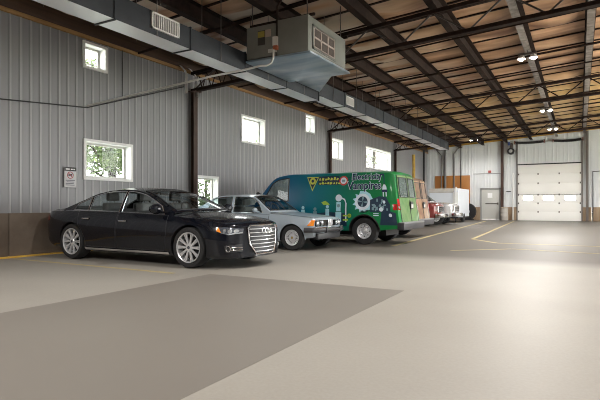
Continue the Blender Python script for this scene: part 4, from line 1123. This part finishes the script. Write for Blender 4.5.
# ------------------------------------------------------------------ two trucks farther back, noses to the aisle
TK = Shape(dict(L=5.5, zw=.39, yin=.62, bow=.10, rbow=.05, lean=.03, rlean=0, zref=.8, inset=.97, k=.25, bulge=.1, crown=.07, dbow=.12, drb=.06,
    zbot=[(0,.45),(.5,.40),(5,.42),(5.5,.5)],
    zsh=[(0,1.08),(.15,1.13),(1.3,1.2),(5.3,1.24),(5.5,1.15)],
    zc=[(0,1.08),(.1,1.17),(.4,1.23),(1.4,1.28),(5.3,1.30),(5.5,1.15)],
    W=[(0,.84),(.1,.90),(.5,.97),(5,.97),(5.5,.9)],
    f=[(0,.94),(.15,.98),(.5,1),(.85,.99),(1,.96)],
    zr=[(1.35,1.27),(1.7,1.55),(2.05,1.80),(2.3,1.87),(4.7,1.86),(5.0,1.7),(5.3,1.28)]))
def truck(label, cat, nm, loc, paint, gm, bumper):
    S = TK; t = thing(nm, label, cat, loc)
    polys = [win_poly(S, 1.65, 2.75, lo=.03, cut0=.2), win_poly(S, 2.85, 3.8, lo=.03), win_poly(S, 3.9, 4.8, lo=.03, cut1=-.15)]
    car_body(S, 'body', paint, t, polys, (1.42, 2.08, .88), (4.85, 5.2, .85), (.95, 4.25), .45)
    glass_set(t, S, polys, (1.42, 2.08, .88), (4.85, 5.2, .85), G_tint, M_trim, .014); tray(t, S, 1.38, 5.1)
    fr = S.front; fo = (1,0,0)
    bm = NB(); patch(bm, fr, [(-.58,.74),(.58,.74),(.58,1.02),(-.58,1.02)], .006, fo, (.1,.1)); g = obj('grille', bm, gm, t)
    bm = NB(); tube(bm, outline(fr, [(-.58,.74),(.58,.74),(.58,1.02),(-.58,1.02)], .01, fo, .1), .025, 6, closed=True)
    for z in (.83,.93): tube(bm, [fr(y, z)+Vector((.02,0,0)) for y in np.linspace(-.58,.58,8)], .018, 6)
    obj('grille_bars', bm, M_chrome, g)
    for sd in (-1, 1):
        bm = NB(); patch(bm, fr, [(sd*.62,.78),(sd*.83,.78),(sd*.83,1.02),(sd*.62,1.02)], .01, fo, (.08,.08)); obj('headlamp', bm, M_lens, t)
        door(t, S, [(1.55,.5),(2.8,.5),(2.8,1.2),(1.5,1.18)], sd, paint, (2.65,1.08), M_trim)
        mirror(t, (S.L/2-1.85, sd*1.06, 1.30), sd, M_trim, (.07,.10,.10))
        seat(t, S.L/2-2.6, sd*.42, 1.15, .3)
    bm = NB(); box(bm, S.L/2-.08, S.L/2+.14, -.95, .95, .46, .66, bev=.03); obj('front_bumper', bm, bumper, t)
    bm = NB(); box(bm, S.L/2+.14, S.L/2+.15, -.2, .2, .5, .6); obj('licence_plate', bm, mat('plate', (.5,.5,.48), .5), t, 0)
    add_wheels(t, S, (.95, 4.25), .39, .25, .22, 'steel', .955)
truck('dark red truck with chrome barred grille beside the tan van', 'truck', 'truck', (-6.25-2.75, 26.1, 0), mat('dark_red_paint', (.22,.03,.025), .25, 0, .9), M_trim, M_chrome)
truck('silver white truck showing only its front between the red truck and the white trailer', 'truck', 'truck', (-6.05-2.75, 28.95, 0), mat('silver_white_paint', (.55,.55,.55), .25, .3, .9), M_blackg, M_chrome)

# ------------------------------------------------------------------ white trailer with a rolled top
t = thing('trailer', 'white covered trailer with a rounded top standing near the back wall', 'trailer', (-7.5, 32.0, 0))
bm = NB()
prof = [(-.0,.35)]
pr = [(0,.35),(0,1.85)] + [(.28-.28*math.cos(a), 1.85+.30*math.sin(a)) for a in np.linspace(0,1.57,9)[1:]] + [(3.6,2.15),(3.6,.35)]
va = [bm.verts.new((-.9, y, z)) for y, z in pr]; vb = [bm.verts.new((.86, y, z)) for y, z in pr]
for i in range(len(pr)): bm.faces.new((va[i], va[(i+1) % len(pr)], vb[(i+1) % len(pr)], vb[i]))
bm.faces.new(va[::-1]); bm.faces.new(vb); fix(bm)
obj('box_body', bm, mat('trailer_white', (.74,.77,.82), .4, noise=(1,.6,(.66,.70,.76))), t, 40)
bm = NB(); tube(bm, [(-.93,.13,1.98),(.62,.13,1.98)], .17, 16); obj('rolled_cover', bm, mat('canvas', (.62,.60,.57), .7, noise=(4,.5,(.5,.45,.4))), t, 40)
bm = NB(); tube(bm, [(.72,-.02,.5),(.72,-.02,2.1),(.78,-.02,2.22)], .05, 8); box(bm, .55,.86,-.03,.0,.4,1.9); obj('corner_frame', bm, M_white, t, 30)
bm = NB(); box(bm, -.9, .86, .0, 3.6, .27, .36); obj('chassis', bm, M_trim, t, 0)
for sd in (-1, 1):
    bm = NB(); T_ = Matrix.Translation((sd*.78, 1.9, .3)) @ Matrix.Rotation(R(90), 4, 'Y'); lathe(bm, [(0,-.09),(.26,-.09),(.3,-.06),(.3,.06),(.26,.09),(0,.09)], 28, T_); obj('wheel', fix(bm), M_tyre, t)
    bm = NB(); tube(bm, [(sd*.7, .12, .3),(sd*.7, .12, .1)], .03, 8); lathe(bm, [(0,-.03),(.1,-.03),(.1,.03),(0,.03)], 18, Matrix.Translation((sd*.7,.12,.1)) @ Matrix.Rotation(R(90), 4, 'Y')); obj('jockey_wheel', fix(bm), M_trim, t)

# ================================================================== THINGS ON THE LEFT WALL
t = thing('wall_sign', 'small notice sign with dark header and red ring on the left wall', 'sign', (XW+.04, 7.54, 1.75))
bm = NB(); box(bm, 0, .012, -.155, .155, -.24, .23, bev=.004); obj('board', bm, mat('sign_grey', (.50,.49,.50), .5), t)
bm = NB(); box(bm, .012, .016, -.155, .155, .14, .23); hd = obj('header', bm, mat('sign_black', (.03,.028,.028), .5), t, 0)
bm = NB()
for a, b in ((-.12,-.02),(.01,.06),(.075,.12)): box(bm, .016, .018, a, b, .17, .195)
obj('header_strokes', bm, M_white, hd, 0)
bm = NB(); tube(bm, [(.016, .075*math.cos(q), .045+.075*math.sin(q)) for q in np.linspace(0,6.283,25)[:-1]], .009, 6, closed=True); bar(bm, (.016,-.053,.098), (.016,.053,-.008), .012, .016)
obj('ring_symbol', bm, mat('sign_red', (.42,.10,.10), .5), t)
bm = NB(); box(bm, .012, .016, -.05, .04, .03, .06); box(bm, .012, .016, -.02, .05, .06, .075); obj('pictogram', bm, M_trim, t, 0)
bm = NB()
for k, (a, b) in enumerate(((-.12,.12),(-.09,.1),(-.12,.09),(-.12,.11))): box(bm, .012, .014, a, b, -.085-.036*k, -.07-.036*k)
obj('print_lines', bm, mat('print_grey', (.10,.10,.13), .5), t, 0)

# ================================================================== THINGS ON THE BACK WALL
bm = NB(); box(bm, -9.8, -7.2, YB-.085, YB-.06, .95, 3.33, bev=.004)
tag(obj('plywood_panel', bm, mat('plywood', (.46,.20,.055), .55, noise=(1.6,.6,(.34,.13,.03),(1,1,.3)))), 'orange brown plywood panel fixed to the back wall behind the trailer', 'panel')
def pipe(nm, lab, cat, pts, r, m): 
    bm = NB(); tube(bm, pts, r, 10); return tag(obj(nm, bm, m), lab, cat)
yp = YB-.09
M_pipe = mat('pipe_grey', (.20,.20,.20), .5, .3)
pipe('conduit', 'grey conduit with a bent top on the back wall, left of the plywood panel middle', 'pipe', [(-9.75,yp-.035,5.45),(-9.3,yp-.035,4.9),(-9.3,yp-.035,0)], .035, M_pipe)
pipe('downpipe', 'thick dark straight pipe down the back wall in front of the plywood', 'pipe', [(-9.0,yp-.08,5.5),(-9.0,yp-.08,0)], .08, M_pipe)
pipe('conduit', 'dark bent conduit on the back wall whose top leans right, above the plywood', 'pipe', [(-7.95,yp-.05,5.5),(-8.35,yp-.05,5.0),(-8.35,yp-.05,0)], .05, M_pipe)
pipe('conduit', 'thin straight dark conduit above the right half of the plywood', 'pipe', [(-7.85,yp-.035,5.5),(-7.85,yp-.035,0)], .035, M_trim)
pipe('corner_pipe', 'dark vertical pipe in the corner where the left wall meets the back wall', 'pipe', [(XW+.2,37.2,5.2),(XW+.2,37.2,.0)], .07, M_trim)
bm = NB(); tube(bm, [(XW+.3,34.2,4.6),(XW+.32,34.2,3.6),(XW+.28,34.2,2.2)], .10, 10); tag(obj('hanging_roll', bm, M_yellow), 'yellow rolled material hanging at the far end of the left wall', 'roll')
for x, lab, w in ((-4.93,'dark steel column on the back wall between the grey door and the garage door',.09),(.42,'pale steel column on the back wall at the right of the garage door',.08)):
    t = thing('wall_column', lab, 'column', (x, YB-.16, 0))
    bm = NB(); box(bm, -w, w, -.1, .06, .02, ytop(x)-.05); obj('shaft', bm, M_rust if x < 0 else M_steel, t, 0)
    bm = NB(); box(bm, -w-.05, w+.05, -.14, .07, 0, .02); obj('base_plate', bm, M_rust, t, 0)
pipe('standpipe', 'white pipe standing at the left jamb of the garage door', 'pipe', [(-4.2,YB-.2,0),(-4.2,YB-.2,3.4)], .04, M_white)
pipe('thin_conduit', 'thin horizontal conduit across the back wall above the grey door', 'pipe', [(-7.0,YB-.025,3.42),(-5.05,YB-.025,3.41)], .015, M_pipe)
bm = NB(); box(bm, -5.9, -5.7, YB-.11, YB-.01, 3.46, 3.64, bev=.02); tag(obj('exit_sign', bm, mat('exit_sign_red', (.50,.12,.10), .5)), 'small blank red exit sign on the back wall above the grey door', 'alarm')  # exit sign, built as a plain box without lettering
bm = NB(); box(bm, -4.66, -4.36, YB-.06, YB-.01, 2.04, 2.1); tag(obj('wall_shelf_bracket', bm, M_trim), 'short dark bracket on the wall strip left of the garage door', 'bracket')
# rubbish drum
t = thing('drum', 'pale cylindrical drum standing between the grey door and garage door', 'bin', (-4.74, YB-.55, 0))
bm = NB(); lathe(bm, [(0,0),(.24,0),(.25,.02),(.25,.3),(.262,.32),(.25,.34),(.25,.6),(.262,.62),(.25,.64),(.25,.88),(.262,.9),(.24,.9)], 28); obj('drum_body', fix(bm), mat('drum_grey', (.45,.42,.38), .5), t)
bm = NB(); lathe(bm, [(.27,.87),(.27,.92),(.1,.96),(0,.96)], 28); obj('lid', fix(bm), mat('lid_tan', (.40,.33,.25), .5), t)
# hose reel / black wheel by the trailer
t = thing('cable_reel', 'black upright reel with a pale hub against the wall right of the trailer', 'reel', (-7.25, 38.2, 0))
T_ = Matrix.Translation((0,0,.62)) @ Matrix.Rotation(R(68), 4, 'X') @ Matrix.Rotation(0, 4, 'Z')
T_ = Matrix.Translation((0,0,.62)) @ Matrix.Rotation(R(90), 4, 'X')
bm = NB(); lathe(bm, [(.2,-.18),(.6,-.18),(.62,-.14),(.3,-.12),(.3,.12),(.62,.14),(.6,.18),(.2,.18)], 32, T_); obj('drum_flanges', fix(bm), M_trim, t)
bm = NB(); lathe(bm, [(0,.19),(.18,.19),(.2,.15),(.2,-.15),(.18,-.19),(0,-.19)], 24, T_); obj('hub', fix(bm), mat('hub_pale', (.5,.52,.55), .4), t)
bm = NB(); box(bm, -.45,.45,-.25,-.2,0,.05); box(bm, -.45,.45,.2,.25,0,.05); obj('stand', bm, M_trim, t, 0)
for s in (-1,1):
    bm = NB(); bar(bm, (s*.4,.22,.02),(0,.22,.62),.04,.04); bar(bm, (s*.4,-.22,.02),(0,-.22,.62),.04,.04); obj('stand_leg', bm, M_trim, t, 0)
# heater with camera beside the door head
t = thing('motor_unit', 'dark round motor unit hung at the upper left of the garage door', 'motor', (-4.32, YB-.35, 4.95))
T_ = Matrix.Rotation(R(90), 4, 'X')
bm = NB(); lathe(bm, [(0,-.2),(.2,-.2),(.24,-.14),(.24,.14),(.2,.2),(0,.2)], 24, T_); obj('motor_housing', fix(bm), M_trim, t)
bm = NB(); lathe(bm, [(0,.22),(.11,.22),(.13,.19)], 20, T_); obj('end_cap', fix(bm), mat('cap_pale', (.55,.55,.55), .4), t)
bm = NB(); box(bm, -.08,.14,-.08,.2,.24,.55); box(bm, -.05,.05,.1,.34,-.1,.6); obj('bracket', bm, M_steel, t, 0)
bm = NB(); box(bm, -.2,-.04,-.1,.1,.42,.66, bev=.02); obj('blue_cap', bm, mat('cap_blue', (.05,.10,.35), .4), t)
# torsion shaft and springs over the garage door
t = thing('spring_shaft', 'torsion shaft with two black coil springs above the garage door', 'shaft', (-1.93, YB-.25, 5.55))
bm = NB(); tube(bm, [(-2.2,0,0),(2.15,0,0)], .022, 8); obj('shaft', bm, M_steel, t)
for a, b in ((-2.1,-.3),(.35,2.0)):
    bm = NB(); n = int((b-a)/.055)
    P = [(a+(b-a)*k/(n*8), .075*math.cos(2*math.pi*k/8), -.05*math.sin(math.pi*k/(n*8))+.075*math.sin(2*math.pi*k/8)) for k in range(n*8+1)]
    tube(bm, P, .024, 5); obj('coil_spring', bm, M_trim, t)
bm = NB(); 
for x in (-2.15,-.25,.3,2.1): box(bm, x-.03, x+.03, -.1, .2, -.1, .12)
obj('bearing_plate', bm, mat('plate_red', (.25,.10,.08), .5), t, 0)
for x0, x1, z, lab in ((.75,4.0,3.35,'dark angle pipe fixture on the back wall at the right edge'),):
    bm = NB(); tube(bm, [(x1,YB-.1,z+.1),(x0,YB-.1,z),(x0,YB-.1,0)], .03, 8); tag(obj('angle_pipe', bm, M_trim), lab, 'pipe')

# ================================================================== OUTSIDE
bm = NB(); box(bm, -90, XW-.3, -30, 90, -.4, -.15); struct('ground', bm, mat('gravel', (.55,.53,.48), .9, noise=(.6,.6,(.42,.44,.34))), smooth=0)
bm = NB(); box(bm, XR+.3, 50, -30, 90, -.4, -.15); box(bm, XW-.3, XR+.3, YB+.3, 90, -.4, -.15); struct('ground_outside', bm, mat('gravel', (.55,.53,.48), .9), smooth=0)
def tree(lab, x, y, h, rad, zc, n, seed, trunk=.16):
    rs = random.Random(seed); t = thing('tree', lab, 'tree', (x, y, -.15), group='trees outside the windows')
    bm = NB(); tube(bm, [(0,0,0),(.05,.05,h*.25),(-.05,.1,h*.5),(0,.05,h*.85)], trunk, 10)
    for k in range(9):
        a = rs.uniform(0,6.28); z = h*rs.uniform(.28,.6); tube(bm, [(0,.05,z),(rad*.4*math.cos(a), rad*.4*math.sin(a), z+h*.08),(rad*.8*math.cos(a), rad*.8*math.sin(a), z+h*.16)], trunk*.3, 6)
    obj('trunk', bm, mat('bark', (.018,.013,.010), .9), t)
    bm = NB()
    cl = [(rs.uniform(-1,1)*rad*.75, rs.uniform(-1,1)*rad*.75, zc+rs.uniform(-1,1)*(h-zc)*.8, rs.uniform(.3,.55)*rad*.7) for _ in range(26)]
    for k in range(n):
        cx, cy, cz, r = rs.choice(cl); v = Vector((rs.gauss(0,1), rs.gauss(0,1), rs.gauss(0,.7))).normalized()*r*rs.uniform(.5,1)**.5
        p = Vector((cx,cy,cz))+v; s = rs.uniform(.06,.11)
        a = Vector((rs.gauss(0,1), rs.gauss(0,1), rs.gauss(0,.6))).normalized()*s; b = a.cross(Vector((rs.gauss(0,1), rs.gauss(0,1), rs.gauss(0,1)))).normalized()*s*.5
        bm.faces.new([bm.verts.new(q) for q in (p-a, p+b, p+a, p-b)])
    obj('foliage', bm, mat('leaves', (.030,.055,.014), .6, noise=(1.2,.5,(.085,.12,.035))), t, 0)
tree('spreading leafy tree seen through the low window beside the wall sign', -15.2, 12.75, 5.8, 2.6, 4.2, 11000, 1, .15)
tree('bush-like young tree seen through the low window behind the black sedan', -14.5, 17.3, 2.7, 1.0, 1.8, 1500, 2, .06)
tree('tree seen through the middle upper window left of the duct', -20.5, 29.6, 6.0, 1.8, 4.6, 2600, 3)
tree('tree seen through the far square window above the green van', -19, 41, 8.0, 2.6, 5.4, 3000, 4)
tree('tree seen through the wide far window above the tan van', -19, 50, 8.2, 3.2, 5.2, 3000, 5)

# ================================================================== WORLD, CAMERA
sd = bpy.data.lights.new('sun', 'SUN'); sd.energy = 20; sd.color = (1,.95,.86); sd.angle = R(2)
so = bpy.data.objects.new('sun', sd); C.objects.link(so); so.location = (30,20,30); so.rotation_euler = Vector((.72,.05,.70)).to_track_quat('Z','Y').to_euler()
w = bpy.data.worlds.new('overcast'); SC.world = w; w.use_nodes = True; nt = w.node_tree; bg = nt.nodes['Background']
tc = nt.nodes.new('ShaderNodeTexCoord'); sx = nt.nodes.new('ShaderNodeSeparateXYZ'); nt.links.new(tc.outputs['Generated'], sx.inputs[0])
rp = nt.nodes.new('ShaderNodeValToRGB'); rp.color_ramp.elements[0].position = .0; rp.color_ramp.elements[0].color = (1,.99,.96,1); rp.color_ramp.elements[1].color = (.80,.90,1,1)
nt.links.new(sx.outputs['Z'], rp.inputs[0]); nt.links.new(rp.outputs[0], bg.inputs[0]); bg.inputs[1].default_value = 4.0
cd = bpy.data.cameras.new('camera'); cd.sensor_width = 36; cd.lens = 36*500/600; cd.shift_y = (205-200)/600; cd.clip_end = 300
cam = bpy.data.objects.new('camera', cd); C.objects.link(cam); cam.location = (0,0,1.1); cam.rotation_euler = (R(90), 0, R(29.25)); SC.camera = cam
SC.view_settings.view_transform = 'Standard'; SC.view_settings.look = 'None'; SC.view_settings.gamma = 1; SC.view_settings.use_curve_mapping = False
SC.view_settings.exposure = 1.3
SC.cycles.filter_width = 1.0; SC.cycles.use_denoising = True; SC.cycles.max_bounces = 8; SC.cycles.diffuse_bounces = 5; SC.cycles.transparent_max_bounces = 16; SC.cycles.sample_clamp_indirect = 6
